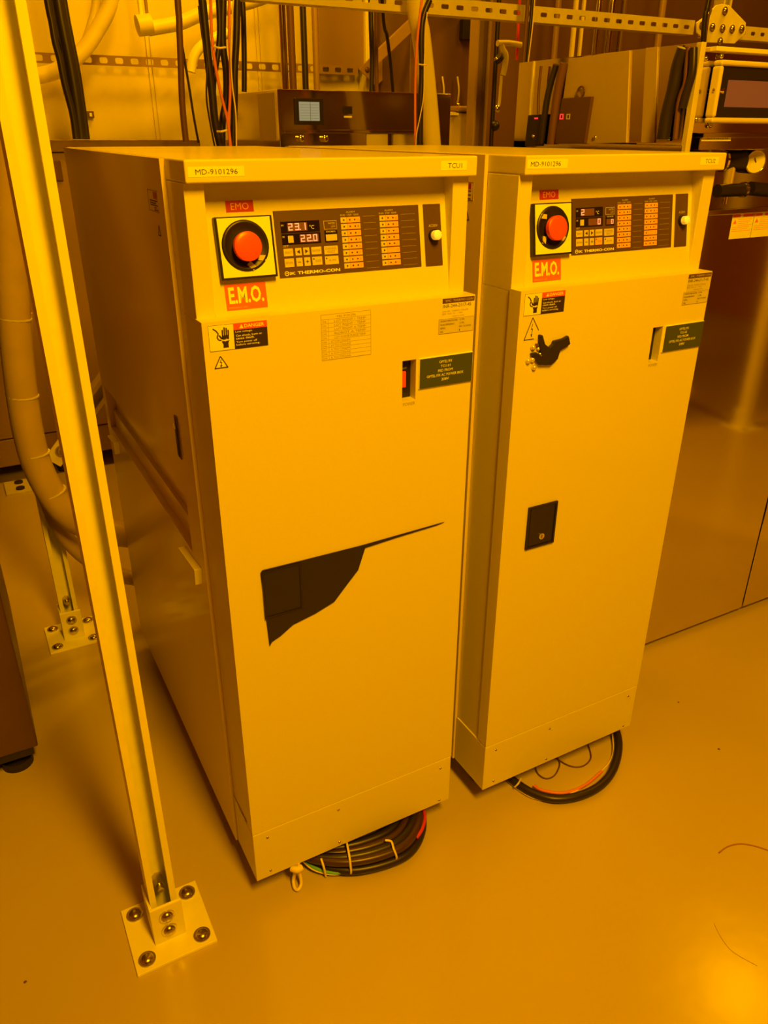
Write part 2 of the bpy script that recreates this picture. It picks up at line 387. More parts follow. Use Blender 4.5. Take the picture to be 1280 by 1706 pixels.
    for i in range(8):
        an = math.pi*i/4; mb.line(FP, cx-.001+.0070*math.cos(an), cy-.001+.0070*math.sin(an), cx-.001+.0070*math.cos(an+.45), cy-.001+.0070*math.sin(an+.45), .0010, .0243, .0246, red_st)
    mb.build('mushroom_button', st)
    mb = MB(); mb.rect(FP, .0400, .0053, .0916, .0352, 0, .0004, orange_st); mb.text(FP, 'E.M.O.', .0440, .0125, .0880, .0320, .0004, tape, bold=.03)
    mb.text(FP, 'EMERGENCY OFF', .0425, .0072, .0660, .0090, .0004, orange_ink)
    mb.build('emo_sticker', fa)
    # control panel
    mb = MB(); mb.rect(FP, .1112, .0378, .3121, .1143, 0, .0012, panel_m)
    H = .0012
    for k in range(9):
        for xa, xb in ((.2305, .2485), (.2850, .3060)): mb.rect(FP, xa, .1035-k*.0078, xb, .1037-k*.0078, H, H+.0002, nameplate)
    for xa in (.199, .2535): 
        mb.text(FP, 'ALARM', xa+.008, .1085, xa+.020, .1105, H, nameplate); mb.text(FP, 'RUN  STEP  TEMP.', xa, .1050, xa+.026, .1070, H, nameplate)
    mb.text(FP, 'SET', .1195, .0728, .1265, .0752, H, nameplate)
    mb.rect(FP, .1755, .0905, .1930, .1005, H, H+.0002, nameplate); mb.rect(FP, .1760, .0910, .1925, .1000, H+.0002, H+.0004, panel_m)
    mb.text(FP, 'WATER', .1810, .0962, .1905, .0985, H+.0004, nameplate); mb.text(FP, 'LOW', .1850, .0925, .1905, .0948, H+.0004, nameplate)
    # maker's mark: ring with a bent stroke, then the letters
    for i in range(16):
        a0, a1 = 2*math.pi*i/16, 2*math.pi*(i+1)/16
        mb.line(FP, .1205+.0024*math.cos(a0), .0422+.0024*math.sin(a0), .1205+.0024*math.cos(a1), .0422+.0024*math.sin(a1), .0009, H, H+.0002, tape)
    mb.line(FP, .1192, .0422, .1218, .0422, .0008, H, H+.0002, tape)
    mb.text(FP, 'SMC', .1240, .0402, .1315, .0438, H, tape, bold=.02)
    mb.text(FP, 'THERMO-CON', .1345, .0402, .1925, .0440, H, tape, bold=.03)
    cp = mb.build('control_panel', fa, .0004)
    g = MB(); g.rect(FP, .1187, .0890, .1697, .1018, H, H+.0006, led_off); g.rect(FP, .1272, .0905, .1530, .1000, H+.0006, H+.0008, led_bg)
    seg_digits(g, FP, '23.1' if one else '2', .1272, .0915, .1530 if one else .1360, .0995, H+.0008, led_on)
    g.text(FP, 'PV', .1195, .0965, .1225, .0985, H+.0006, tape); g.text(FP, '°C', .1560, .0920, .1620, .0965, H+.0006, tape); g.build('display', cp)
    g = MB(); g.rect(FP, .1187, .0755, .1697, .0880, H, H+.0006, led_off); g.rect(FP, .1265, .0775, .1335, .0855, H+.0006, H+.0009, key_m); g.rect(FP, .1420, .0770, .1668, .0862, H+.0006, H+.0008, led_bg)
    seg_digits(g, FP, '22.0' if one else '0', .1420 if one else .1585, .0778, .1668, .0858, H+.0008, led_on)
    g.text(FP, 'SV', .1195, .0835, .1225, .0855, H+.0006, tape); g.build('display', cp)
    g = MB(); g.rect(FP, .1755, .0755, .1930, .0890, H, H+.0006, led_off); g.text(FP, 'CH.NO.', .1775, .0868, .1910, .0885, H+.0006, tape)
    g.rect(FP, .1768, .0770, .1920, .0845, H+.0006, H+.0008, key_m if one else led_bg)
    if not one: seg_digits(g, FP, '0', .1850, .0775, .1915, .0840, H+.0008, led_on)
    g.build('channel_display', cp)
    keys = [(.1190, .0622, .1312, .0710, 'SELECT'), (.1342, .0622, .1425, .0710, '<'), (.1448, .0622, .1530, .0710, '>'), (.1555, .0622, .1690, .0710, 'ENTER'), (.1728, .0612, .1915, .0710, 'CHANNEL\nSELECT'),
            (.1190, .0495, .1312, .0595, 'RETURN'), (.1342, .0495, .1425, .0595, '-'), (.1448, .0495, .1530, .0595, '+'), (.1555, .0495, .1690, .0595, 'BUZZER'), (.1728, .0490, .1915, .0590, 'A.M')]
    for (xa, ya, xb, yb, t) in keys:
        g = MB(); g.rect(FP, xa, ya, xb, yb, H, H+.0008, led_pink if (t == 'BUZZER' and not one) else key_m)
        mx, my, h_ = (xa+xb)/2, (ya+yb)/2, H+.0008
        if t == '<': g.poly(FP, [(mx-.0022, my), (mx+.0018, my-.0025), (mx+.0018, my+.0025)], h_, h_+.0002, ink)
        elif t == '>': g.poly(FP, [(mx+.0022, my), (mx-.0018, my+.0025), (mx-.0018, my-.0025)], h_, h_+.0002, ink)
        elif t in '+-':
            g.rect(FP, mx-.0020, my-.0004, mx+.0020, my+.0004, h_, h_+.0002, ink)
            if t == '+': g.rect(FP, mx-.0004, my-.0020, mx+.0004, my+.0020, h_, h_+.0002, ink)
        else:
            two = '\n' in t; g.text(FP, t, xa+(.0045 if t in ('BUZZER', 'A.M') else .0015), my-(.0032 if two else .0012), xb-(.0045 if t == 'A.M' else .0015), my+(.0032 if two else .0012), h_, greyink)
            if t in ('BUZZER', 'A.M'): g.cyl(FP.p(xa+.0022, yb-.0025, h_), FP.p(xa+.0022, yb-.0025, h_+.0003), .0009, ink, 10)
        g.build('button', cp, .0003)
    for xa, first in ((.1988, 0), (.2535, 8)):
        for k in range(8):
            g = MB(); yb = .1035-k*.0078; lit = led_pink
            g.rect(FP, xa, yb-.0064, xa+.0083, yb, H, H+.0005, key_m if one else lit); g.rect(FP, xa+.0087, yb-.0064, xa+.0270, yb, H, H+.0005, lit)
            for dx in (.0042, .0125, .0195):
                if first and k == 5 and dx > .01: continue
                g.cyl(FP.p(xa+dx, yb-.0032, H+.0005), FP.p(xa+dx, yb-.0032, H+.0009), .00105, ink, 8)
            g.text(FP, str(first+k), xa+.0228, yb-.0045, xa+.0250, yb-.0020, H+.0005, greyink, keep=False)
            g.build('alarm_indicator', cp)
    mb = MB(); mb.rect(FP, .3193, .0372, .3457, .1146, 0, .0012, panel_m); mb.text(FP, 'AC200V', .3262, .0862, .3400, .0895, .0012, nameplate); pp = mb.build('power_panel', fa, .0004)
    mb = MB(); mb.cyl(FP.p(.3325, .0755, .0012), FP.p(.3325, .0755, .006), .0075, black); mb.cyl(FP.p(.3325, .0755, .006), FP.p(.3325, .0755, .013), .0062, knob_m); mb.dome(FP.p(.3325, .0755, .013), FP.n, .0062, .002, knob_m); mb.build('power_lamp', pp)
    # ---- door (with the switch opening cut through) and kick panel
    mb = MB(); xa, xb, za, zb = .2672, .2885, .8455, .9020
    for bx in ((0, xa, ZS+.001, ZD), (xb, W, ZS+.001, ZD), (xa, xb, ZS+.001, za), (xa, xb, zb, ZD)):
        mb.box(bx[0], bx[1], 0, DD, bx[2], bx[3], paint)
    door = mb.build('door', root)
    FD = Fr((0, 0, 0), (1, 0, 0), (0, 0, 1), (0, -1, 0))
    mb = MB(); mb.box(xa-.001, xb+.001, DD-.011, DD-.0105, za-.001, zb+.001, black)
    rk = Fr((0, DD-.011, 0), (1, 0, 0), (0, 0, 1), (0, -1, 0))
    mb.rect(rk, xa+.0005, za+.016, xa+.012, za+.038, 0, .004, red_btn if one else black); mb.rect(rk, xa+.004, za+.018, xa+.006, za+.024, .004, .0043, orange_ink if one else black)
    mb.text(rk, 'OFF', xa+.006, za+.0405, xb-.006, za+.043, 0, nameplate)
    mb.build('power_switch', root)
    mb = MB(); mb.text(FD, 'POWER', .2690, .8385, .2880, .8430, 0, greyink); mb.build('power_lettering', door)
    danger_label(door, FD, .0070, .9456, .0792, .9759)
    if one: volt_label(door, FD, .0188, .9246, .0100, .0277, .9402)
    else: volt_label(door, FD, .0241, .9106, .0104, .0440, .9430, True)
    if one:
        mb = MB(); mb.rect(FD, .1498, .9172, .2196, .9746, 0, .0003, paint); mb.frame(FD, .1498, .9172, .2196, .9746, .0004, .0003, .0005, greyink)
        rows = ['', 'LOT RIGHT 1 TEMP', 'LOT RIGHT 1 TEMP', 'LOT RIGHT A TEMP', 'ROBOT A TEMP', 'LOT WAFER PURGE TEMP', 'AT TCW COOLING', 'AT TCU COOLING', 'A, TCU COOLING', 'A, TCW COOLING', 'B, TCU COOLING']
        mb.text(FD, 'MD 9101296', .172, .9698, .198, .9724, .0003, greyink)
        for k in range(1, 11):
            z = .9682-(k-1)*.0051; mb.rect(FD, .1498, z, .2196, z+.0003, .0003, .0005, greyink)
            mb.text(FD, 'CH%d' % (k-1), .1512, z-.0038, .1570, z-.0014, .0003, greyink); mb.text(FD, rows[k], .1625 if k > 5 else .168, z-.0040, .190 if k > 5 else .2120, z-.0012, .0003, greyink)
        mb.rect(FD, .1597, .9172, .1600, .9682, .0003, .0005, greyink)
        mb.build('channel_table', door)
    # rating plates
    mb = MB(); mb.rect(FD, .3275, .9500, .3785, .9790, 0, .0003, nameplate if not one else paint); mb.rect(FD, .3275, .9722, .3785, .9785, .0003, .0006, darkb)
    mb.text(FD, 'SMC  THERMO CON', .3320, .9740, .3760, .9768, .0006, nameplate)
    mb.text(FD, 'INR-244-2117-45', .3285, .9662, .3735, .9705, .0003, ink); mb.text(FD, 'CHILLER / THERMO CHILLER', .3275, .9605, .3690, .9625, .0003, greyink); mb.text(FD, 'SER. NO. 01 - 1961', .3275, .9572, .3600, .9592, .0003, greyink); mb.text(FD, 'MADE IN JAPAN', .3440, .9530, .3630, .9550, .0003, greyink)
    mb.rect(FD, .3225, .9318, .3785, .9518, .0003, .0005, nameplate); mb.frame(FD, .3225, .9318, .3785, .9518, .0004, .0005, .0007, greyink)
    for k, (a_, b_) in enumerate((('MAXIMUM OPERATING PRES.', '0.5 MPa'), ('FILLING REFRIGERANT', '1.2 MPa'), ('REFRIG.', 'R407C  CFC AMOUNT'), ('MASS', '1'))):
        z = .9488-k*.0047; mb.text(FD, a_, .3250, z-.0012, .3250+.0012*len(a_), z+.0012, .0005, ink); mb.text(FD, b_, .3555, z-.0012, .3555+.00115*len(b_), z+.0012, .0005, ink)
    mb.build('rating_plate', door)
    # green engraved placard
    mb = MB(); mb.rect(FD, .2928, .8598, .3795, .9022, 0, .0022, tape); mb.rect(FD, .2934, .8602, .3790, .9014, .0022, .0026, green_pl)
    for t, z, hw in (('OPTEL19X', .8942, .0105), ('TCU #%d' % num, .8880, .0078), ('FED FROM', .8820, .0120), ('OPTEL19X AC POWER BOX', .8757, .0300), ('208V', .8695, .0062)):
        mb.text(FD, t, .3345-hw, z-.0019, .3345+hw, z+.0019, .0026, tape, bold=.005)
    mb.build('circuit_placard', door)
    # latch
    if one:
        pts = [(.0467, .6345), (.0500, .6388), (.110, .6385), (.2010, .6385), (.250, .6400), (.3300, .6425), (.3450, .6428), (.3300, .6405), (.2600, .6368), (.2080, .6330), (.1960, .5990), (.1780, .5800), (.1560, .5560), (.1250, .5450), (.0900, .5370), (.0700, .5240), (.0560, .5180), (.0520, .5110)]  # latch outline widened by a dark smear, added as a black plate
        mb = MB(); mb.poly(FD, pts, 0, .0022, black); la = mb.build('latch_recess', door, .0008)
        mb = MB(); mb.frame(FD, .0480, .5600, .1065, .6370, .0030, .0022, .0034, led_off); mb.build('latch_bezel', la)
    else:
        mb = MB(); mb.rect(FD, .0477, .5610, .1072, .6378, 0, .0016, black); mb.frame(FD, .0477, .5610, .1072, .6378, .0035, .0016, .0036, black); la = mb.build('latch_recess', door, .0006)
        mb = MB(); mb.rect(FD, .0530, .5660, .0900, .6340, .0016, .0026, rubber); mb.build('latch_paddle', la, .0005)
        mb = MB(); mb.cyl(FD.p(.0785, .5800, .0026), FD.p(.0785, .5800, .0046), .0055, chrome); mb.rect(FD, .0777, .5768, .0793, .5832, .0046, .0048, ink); mb.build('lock_cylinder', la)
        # bundle of lock-out hardware hanging at the door
        mb = MB(); mb.poly(FD, [(0.0374, 0.9012), (0.0424, 0.8856), (0.0329, 0.892), (0.0231, 0.8914), (0.0319, 0.8815), (0.0406, 0.8724), (0.0622, 0.8696), (0.0737, 0.8772), (0.0767, 0.8894), (0.0875, 0.8935), (0.095, 0.8971), (0.0898, 0.9102), (0.0801, 0.9068), (0.0634, 0.9052), (0.0617, 0.901), (0.0556, 0.8964), (0.0471, 0.9027), (0.0411, 0.9164), (0.0356, 0.917)], 0, .006, rubber)
        hw = mb.build('lockout_body', door, .0015)
        mb = MB(); mb.poly(FD, [(.0300, .9000), (.0440, .8990), (.0440, .9035), (.0330, .9040)], 0, .003, brown_cable); mb.build('lockout_strap', hw)
        for (cx_, cz_, rr, mt_) in ((.0285, .8990, .0042, brass), (.0290, .8812, .0042, brass), (.0215, .8800, .0042, brass), (.0335, .8688, .0042, brass), (.0420, .8870, .0046, chrome), (.0380, .8960, .0030, brass), (.0930, .9045, .0030, brass)):
            mb = MB(); mb.dome(FD.p(cx_, cz_, .001), FD.n, rr, rr, mt_); mb.build('rivet', hw)
    # kick panel
    mb = MB(); mb.box(0, W, 0, YS-.002, ZB, ZS-.0008, paint); kp = mb.build('kick_panel', root, .0012)
    for x, z in ((.0245, .1400), (.1525, .1375), (.3579, .1366), (.0247, .0629), (.1528, .0600), (.3585, .0580)):
        mb = MB(); mb.dome(FD.p(x, z, 0), FD.n, .0024, .0016, bolt_m, 12, 3); mb.line(FD, x-.0014, z, x+.0014, z, .0005, .0015, .0018, ink); mb.build('screw', kp)
    # casters
    for x, y in ((.055, .125 if one else .075), (.325, .20 if one else .075), (.055, .76), (.325, .76)):
        mb = MB(); mb.cyl((x, y, 0.0), (x, y, .012), .026, rubber); mb.cyl((x, y, .012), (x, y, .052), .014, black); mb.build('levelling_foot', root)

t1 = tag(empty('temperature_control_unit', (0, 0, 0)), 'nearer cream floor cabinet tagged TCU1, display reading 23.1, left of its twin', 'cabinet', 'the two cream temperature control cabinets')
make_tcu(t1, 1)
t2 = tag(empty('temperature_control_unit', (0.44779, -0.0127, 0), 0.00346), 'right-hand cream floor cabinet tagged TCU2 with a square black door latch', 'cabinet', 'the two cream temperature control cabinets')
make_tcu(t2, 2)

# ------------------------------------------------------------------ strut posts with bolted base plates
def channel(mb, fr, length, mt, w_=.041, d_=.041, t=.0026, lip=.0095, slots=False, h0=0.0):
    """lipped channel: fr.o = start, fr.n = length axis, fr.ex = width axis, fr.ey = towards the open side"""
    a = w_/2; r = .007
    prof = [(-a, 0), (a, 0), (a, d_), (a-lip, d_), (a-lip, d_-r), (a-lip+t*.8, d_-r), (a-lip+t*.8, d_-t), (a-t, d_-t), (a-t, t), (-a+t, t), (-a+t, d_-t), (-a+lip-t*.8, d_-t), (-a+lip-t*.8, d_-r), (-a+lip, d_-r), (-a+lip, d_), (-a, d_)]
    return mb.poly(fr, prof, h0, length, mt)

def post_with_base(x, y, px, py, top, label, tilt=False):
    root = tag(empty('strut_post', (x, y, 0)), label, 'post')
    mb = MB(); FZ = Fr((0, 0, 0), (1, 0, 0), (0, 1, 0), (0, 0, 1)); hx = .0635
    mb.rect(FZ, px-x-hx, py-y-hx, px-x+hx, py-y+hx, 0, .006, white); mb.build('base_plate', root, .0012)
    bp = root.children[0]
    for sx in (-1, 1):
        for sy in (-1, 1):
            c = Vector((px-x+sx*.044, py-y+sy*.044, .006))
            m2 = MB(); m2.cyl(c, c+Vector((0, 0, .0025)), .0135, bolt_m, 24); m2.dome(c+Vector((0, 0, .0025)), (0, 0, 1), .0105, .006, bolt_m, 20); m2.build('anchor_bolt', bp)
    m2 = MB(); a = .0250; t = .005; hb = .085
    m2.box(-a, -a+t, -.026, .026, .006, hb, white); m2.box(-a, a, -.031, -.026, .006, hb-.0, white); m2.box(a-t, a, -.026, .026, .006, hb*.35, white)
    m2.build('socket_bracket', root, .0012)
    for z in (.030, .062):
        m3 = MB(); m3.cyl((.0, -.031, z), (.0, -.0335, z), .0125, bolt_m, 24); m3.dome((0, -.0335, z), (0, -1, 0), .0095, .006, bolt_m, 20); m3.build('socket_bolt', root)
    m4 = MB(); channel(m4, Fr((0, .0205, .008), (1, 0, 0), (0, -1, 0), (0, 0, 1)), top, white); m4.build('channel_post', root)
    m5 = MB(); m5.cyl((0, -.004, .100), (0, .018, .100), .0085, bolt_m, 6, smooth=False); m5.cyl((0, -.012, .100), (0, -.004, .100), .005, bolt_m, 12); m5.build('channel_nut', root)
    return root
post_with_base(-.150, .030, -.1480, .0260, 2.66, 'white slotted channel post in the left foreground bolted to the floor by a square plate')
post_with_base(-.152, .975, -.1535, .9680, 2.66, 'second white channel post with a four-bolt foot, further back behind the curved hoses')

# diagonal brace behind the near post, on its fitting
r = tag(empty('diagonal_brace', aty(97, 740, 1.06)), 'cream diagonal channel brace with a single round bolt, low behind the near post', 'brace')
o = r.location.copy(); d = (aty(215, 585, 1.06)-aty(100, 745, 1.06)).normalized(); e = Vector((0, -1, 0)); s_ = d.cross(e)
mb = MB(); channel(mb, Fr(d*.03, s_, e, d), .42, dirty_white); mb.build('channel', r)
mb = MB(); mb.poly(Fr((0, -.045, 0), s_, d, (0, -1, 0)), [(-.021, -.035), (.021, -.035), (.021, .075), (-.021, .075)], 0, .006, dirty_white); mb.build('end_plate', r, .001)
mb = MB(); mb.cyl((0, -.051, 0), (0, -.054, 0), .0145, bolt_m, 24); mb.dome((0, -.054, 0), (0, -1, 0), .0115, .007, bolt_m, 20); mb.build('bolt', r)

# small floor plate further back
c = atz(33, 810, .006); r = tag(empty('floor_anchor_plate', (c.x, c.y, 0)), 'small cream floor plate with two holes left of the curved hoses', 'bracket')
mb = MB(); mb.box(-.05, .05, -.06, .06, 0, .008, dirty_white); mb.build('plate', r, .001)
for dy in (-.03, .03):
    mb = MB(); mb.cyl((0, dy, .008), (0, dy, .014), .015, ink, 16); mb.build('bolt', r)

# ------------------------------------------------------------------ dark cabinet at the left edge
r = tag(empty('dark_equipment_cabinet', (-.282, .50, 0)), 'dark brown cabinet cut off by the left edge, standing on a black levelling foot', 'cabinet')
mb = MB(); mb.box(-.90, 0, 0, .62, .062, 1.9, darkb); mb.build('body', r, .003)  # height out of view raised to add shade at the left
mb = MB(); mb.box(-.90, -.01, .008, .60, .040, .062, black); mb.build('base_frame', r)
for fx, fy in ((-.045, .045), (-.82, .045), (-.045, .56), (-.82, .56)):
    mb = MB(); mb.cyl((fx, fy, 0), (fx, fy, .018), .030, rubber, 24); mb.cyl((fx, fy, .018), (fx, fy, .045), .012, bolt_m); mb.build('levelling_foot', r)

# ------------------------------------------------------------------ low machine behind the near cabinet
r = tag(empty('low_machine_cabinet', (-.4, 2.10, 0)), 'long glossy brown machine cabinet behind the near cabinet, black cables rising from its top', 'machine')
mb = MB(); mb.box(-.75, 1.02, 0, .52, .172, 1.115, brownp); mb.build('upper_panel', r, .003)
mb = MB(); mb.box(-.75, 1.02, .003, .52, .065, .167, brownp); mb.build('lower_panel', r, .003)
mb = MB(); mb.box(-.76, 1.03, -.012, .53, 1.117, 1.152, steel); mb.build('top_edge', r, .002)
FM = Fr((0, 0, 0), (1, 0, 0), (0, 0, 1), (0, -1, 0))
a = aty(66, 267, 2.1); b = aty(106, 302, 2.1)
mb = MB(); mb.rect(FM, a.x+.4-.06, b.z, b.x+.4, a.z, 0, .006, darkb); hb_ = mb.build('window_bezel', r, .003)
mb = MB(); mb.rect(FM, a.x+.4-.06, b.z+.006, b.x+.4-.014, a.z-.012, .006, .008, brown_cable); mb.build('window_pane', hb_)
for fx, fy in ((-.45, .05), (.40, .05), (.95, .05), (.40, .45)):
    mb = MB(); mb.cyl((fx, fy, 0), (fx, fy, .065), .03, rubber); mb.build('foot', r)

# ------------------------------------------------------------------ stainless cabinet with the lcd
BX, BY = .679, 1.45
r = tag(empty('stainless_control_cabinet', (BX, BY, 0)), 'polished stainless cabinet with a small lit screen, behind the near cabinet', 'cabinet')
Wb = 1.262-BX; Hb = 1.287
mb = MB(); mb.box(0, Wb, 0, .60, 0.03, Hb, steel); body = mb.build('body', r, .002)
FB = Fr((0, 0, 0), (1, 0, 0), (0, 0, 1), (0, -1, 0))
def bxz(u, v): p = aty(u, v, BY); return p.x-BX, p.z
a = bxz(490, 163); b = bxz(538, 208)
mb = MB(); mb.rect(FB, a[0], b[1], b[0], a[1], 0, .008, black); sb = mb.build('screen_bezel', body, .001)
a = bxz(496, 169.5); b = bxz(531, 201.5)
mb = MB(); mb.rect(FB, a[0], b[1], b[0], a[1], .008, .009, screen_m)
hh = (a[1]-b[1])/7
for k in range(6): mb.rect(FB, a[0]+.003, b[1]+hh*(k+.85), b[0]-.003, b[1]+hh*(k+1.0), .009, .0092, screen_row)
mb.rect(FB, (a[0]+b[0])/2+.002, b[1], (a[0]+b[0])/2+.004, a[1], .009, .0092, screen_row); mb.build('lcd_screen', sb)
a = bxz(572, 177); b = bxz(586, 190)
mb = MB(); mb.rect(FB, a[0], b[1], b[0], a[1], 0, .005, black); mb.build('small_display', body, .0006)
mb = MB(); mb.rect(FB, a[0]+.002, b[1]-.010, b[0], b[1]-.005, 0, .002, tape); mb.build('display_label', body)
a = bxz(472, 216); b = bxz(690, 220)
mb = MB(); mb.rect(FB, a[0], b[1]-.004, b[0], a[1], 0, .012, steel); mb.build('front_rail', body, .001)
for u in (500, 540):
    a = bxz(u, 231); mb = MB(); mb.cyl(FB.p(a[0], a[1], 0), FB.p(a[0], a[1], .012), .010, chrome); mb.dome(FB.p(a[0], a[1], .012), FB.n, .010, .005, chrome); mb.build('knob', body)
for u0, u1, v1 in ((610, 645, 240), (654, 690, 240)):
    a = bxz(u0, 223); b = bxz(u1, v1); mb = MB(); mb.rect(FB, a[0], b[1]-.06, b[0], a[1], 0, .006, nameplate); mb.build('hatch', body, .0006)
mb = MB(); FL = Fr((0, 0, 0), (0, -1, 0), (0, 0, 1), (-1, 0, 0)); mb.rect(FL, -.16, 1.155, -.02, Hb-.008, 0, .0015, beige_p); mb.build('side_reflection', body)  # thin beige sheet standing in for a cream reflection in the steel

# ------------------------------------------------------------------ overhead perforated struts (fronts slotted)
def slotted_bar(name, p0, p1, hgt, depth, mt, pitch, slot_w, slot_h, label, flange=True, holes_dark=None):
    """horizontal strut along x from p0 to p1; front web pierced by real slots"""
    r = tag(empty(name, p0), label, 'strut')
    L = (Vector(p1)-Vector(p0)).length; fr = Fr((0, 0, 0), (Vector(p1)-Vector(p0)), (0, 0, 1)); fr.n = Vector((0, -1, 0))
    mb = MB(); t = .0026; n = int(L/pitch); c0 = (L-n*pitch)/2; zc = hgt/2
    mb.rect(fr, 0, 0, L, zc-slot_h/2, -t, 0, mt); mb.rect(fr, 0, zc+slot_h/2, L, hgt, -t, 0, mt)
    x = 0
    for k in range(n):
        cx = c0+(k+.5)*pitch; mb.rect(fr, x, zc-slot_h/2, cx-slot_w/2, zc+slot_h/2, -t, 0, mt); x = cx+slot_w/2
        rr = slot_h*.30                      # rounded slot ends
        for sx in (-1, 1):
            for sz in (-1, 1):
                ex = cx+sx*slot_w/2; ez = zc+sz*slot_h/2
                mb.poly(fr, [(ex, ez), (ex-sx*rr, ez), (ex-sx*rr*.3, ez-sz*rr*.3), (ex, ez-sz*rr)] if sx*sz > 0 else [(ex, ez), (ex, ez-sz*rr), (ex-sx*rr*.3, ez-sz*rr*.3), (ex-sx*rr, ez)], -t, 0, mt)
    mb.rect(fr, x, zc-slot_h/2, L, zc+slot_h/2, -t, 0, mt)
    if flange:
        mb.rect(fr, 0, 0, L, t, -depth, -t, mt); mb.rect(fr, 0, hgt-t, L, hgt, -depth, -t, mt)
        mb.rect(fr, 0, t, L, .010, -depth, -depth+t, mt); mb.rect(fr, 0, hgt-.010, L, hgt-t, -depth, -depth+t, mt)
    mb.build('slotted_channel', r); return r
SY = 1.30
slotted_bar('overhead_strut', (.25, SY, 1.474), (2.12, SY, 1.474), .041, .041, dirty_white, .0500, .025, .0115, 'long yellowed overhead strut with a row of slots, running to the diamond bracket')
slotted_bar('overhead_strut', (2.20, SY+.01, 1.472), (3.4, SY+.01, 1.472), .041, .041, dirty_white, .0500, .022, .0115, 'short slotted overhead strut right of the bolted diamond bracket')
# bracket of seven bolts
def py(u, v): p = aty(u, v, SY-.01); return (p.x, p.z)
r = tag(empty('diamond_bracket', (0, SY-.01, 0)), 'cream diamond-shaped bracket with seven round bolts at the top right', 'bracket')
c0 = py(1205, 40); r.location = (c0[0], SY-.01, c0[1])
FG = Fr((0, 0, 0), (1, 0, 0), (0, 0, 1), (0, -1, 0))
pts = [py(*p) for p in ((1159, 38), (1170, 30), (1192, 9), (1202, 7), (1213, 9), (1241, 38), (1240, 56), (1222, 73), (1176, 71), (1160, 55))]
mb = MB(); mb.poly(FG, [(a-c0[0], b-c0[1]) for a, b in pts][::-1], 0, .006, white); pl_ = mb.build('plate', r, .0015)
for u, v in ((1205, 19), (1167, 43), (1184, 46), (1201, 48), (1217, 49), (1233, 49), (1197, 70)):
    a = py(u, v); c = Vector((a[0]-c0[0], -.006, a[1]-c0[1]))
    mb = MB(); mb.cyl(c, c+Vector((0, -.003, 0)), .0130, bolt_m, 24); mb.dome(c+Vector((0, -.003, 0)), (0, -1, 0), .0100, .007, bolt_m, 20); mb.build('bolt', pl_)
c = aty(1205, 5, SY+.02)
r = tag(empty('strut_hanger', (c.x, SY+.02, 1.52)), 'vertical cream strut rising from the diamond bracket', 'strut')
mb = MB(); channel(mb, Fr((0, .0205, 0), (1, 0, 0), (0, -1, 0), (0, 0, 1)), 1.22, dirty_white); mb.build('channel', r)

# dark slotted rails on the back wall
p0 = aty(50, 98, 2.62); p1 = aty(597, 122, 2.62)
slotted_bar('wall_rail', (p0.x-.3, 2.62, 1.404), (p1.x, 2.62, 1.404), .034, .03, brownp, .058, .030, .020, 'thin brown slotted rail across the pale wall, behind the hanging cables', flange=False)
slotted_bar('wall_rail', (p1.x+.10, 2.62, 1.400), (2.75, 2.62, 1.400), .034, .03, brownp, .058, .014, .010, 'brown rail continuing right of the dark diamond plate on the back wall', flange=True)
c = aty(626, 117, 2.60); r = tag(empty('diamond_plate', c), 'brown diamond-shaped joint plate on the wall rail', 'bracket')
mb = MB(); mb.poly(FG, [(-.085, 0), (0, -.062), (.085, 0), (0, .070)], 0, .006, brownp); mb.build('plate', r, .001)
for dx in (-.045, 0, .045):
    mb = MB(); mb.dome((dx, -.006, 0), (0, -1, 0), .012, .007, darkb); mb.build('bolt', r)
a = aty(633, 92, 2.30); b = aty(690, 38, 2.30)
r = tag(empty('diagonal_rail', a), 'brown diagonal rail rising from the diamond joint plate', 'rail')
d = (b-a); mb = MB(); fr = Fr((0, 0, 0), d, (0, 1, 0)); mb.rect(fr, -.03, 0, d.length*2.2, .02, -.02, .02, brownp); mb.build('bar', r, .001)
c = aty(613, 60, 2.66); r = tag(empty('wall_strut', (c.x, 2.66, 1.05)), 'pale vertical strut on the back wall behind the paired black cables', 'strut')
mb = MB(); mb.box(-.020, .020, -.02, .05, 0, 1.7, white); mb.build('bar', r, .002)

# brown boards on the back wall and the dark machine behind the right cabinet
a = aty(530, 18, 2.66); b = aty(612, 120, 2.66)
tag(MB().box(a.x, b.x, 2.66, 2.71, 1.43, 2.3, brownp).build('wall_board', None, .003), 'flat brown board on the back wall above the slotted rail', 'board')
a = aty(640, 60, 2.45)
r = tag(empty('tall_dark_machine', (a.x+.02, 2.35, 0)), 'tall dark brown machine filling the background behind the right-hand cabinet', 'machine')
mb = MB(); mb.box(.05, 3.0, .0, .36, .04, 2.1, darkred_brown := mat('dark_machine_brown', (0.14, 0.075, 0.04), 0.35, noise=.15, nscale=3)); bd = mb.build('housing', r, .004)
mb = MB()
FT = Fr((0, 0, 0), (1, 0, 0), (0, 0, 1), (0, -1, 0))
def mx(u, v): p = aty(u, v, 2.35); return p.x-a.x-.02, p.z
q0 = mx(766, 33); q1 = mx(792, 68)
mb = MB(); mb.rect(FT, q0[0], q1[1], q1[0], q0[1], 0, .03, black); mb.build('relay_box', r, .002)
q0 = mx(815, 180); q1 = mx(690, 125)
for u in (733, 758, 786):
    q0 = mx(u, 128); q1 = mx(u, 175); mb = MB(); mb.tube([FT.p(q0[0], q0[1], .02), FT.p(q0[0]+.004, (q0[1]+q1[1])/2, .03), FT.p(q1[0], q1[1], .02)], .004, dirty_white); mb.dome(FT.p(q1[0], q1[1], .028), FT.n, .010, .008, chrome); mb.build('control_lead', r)

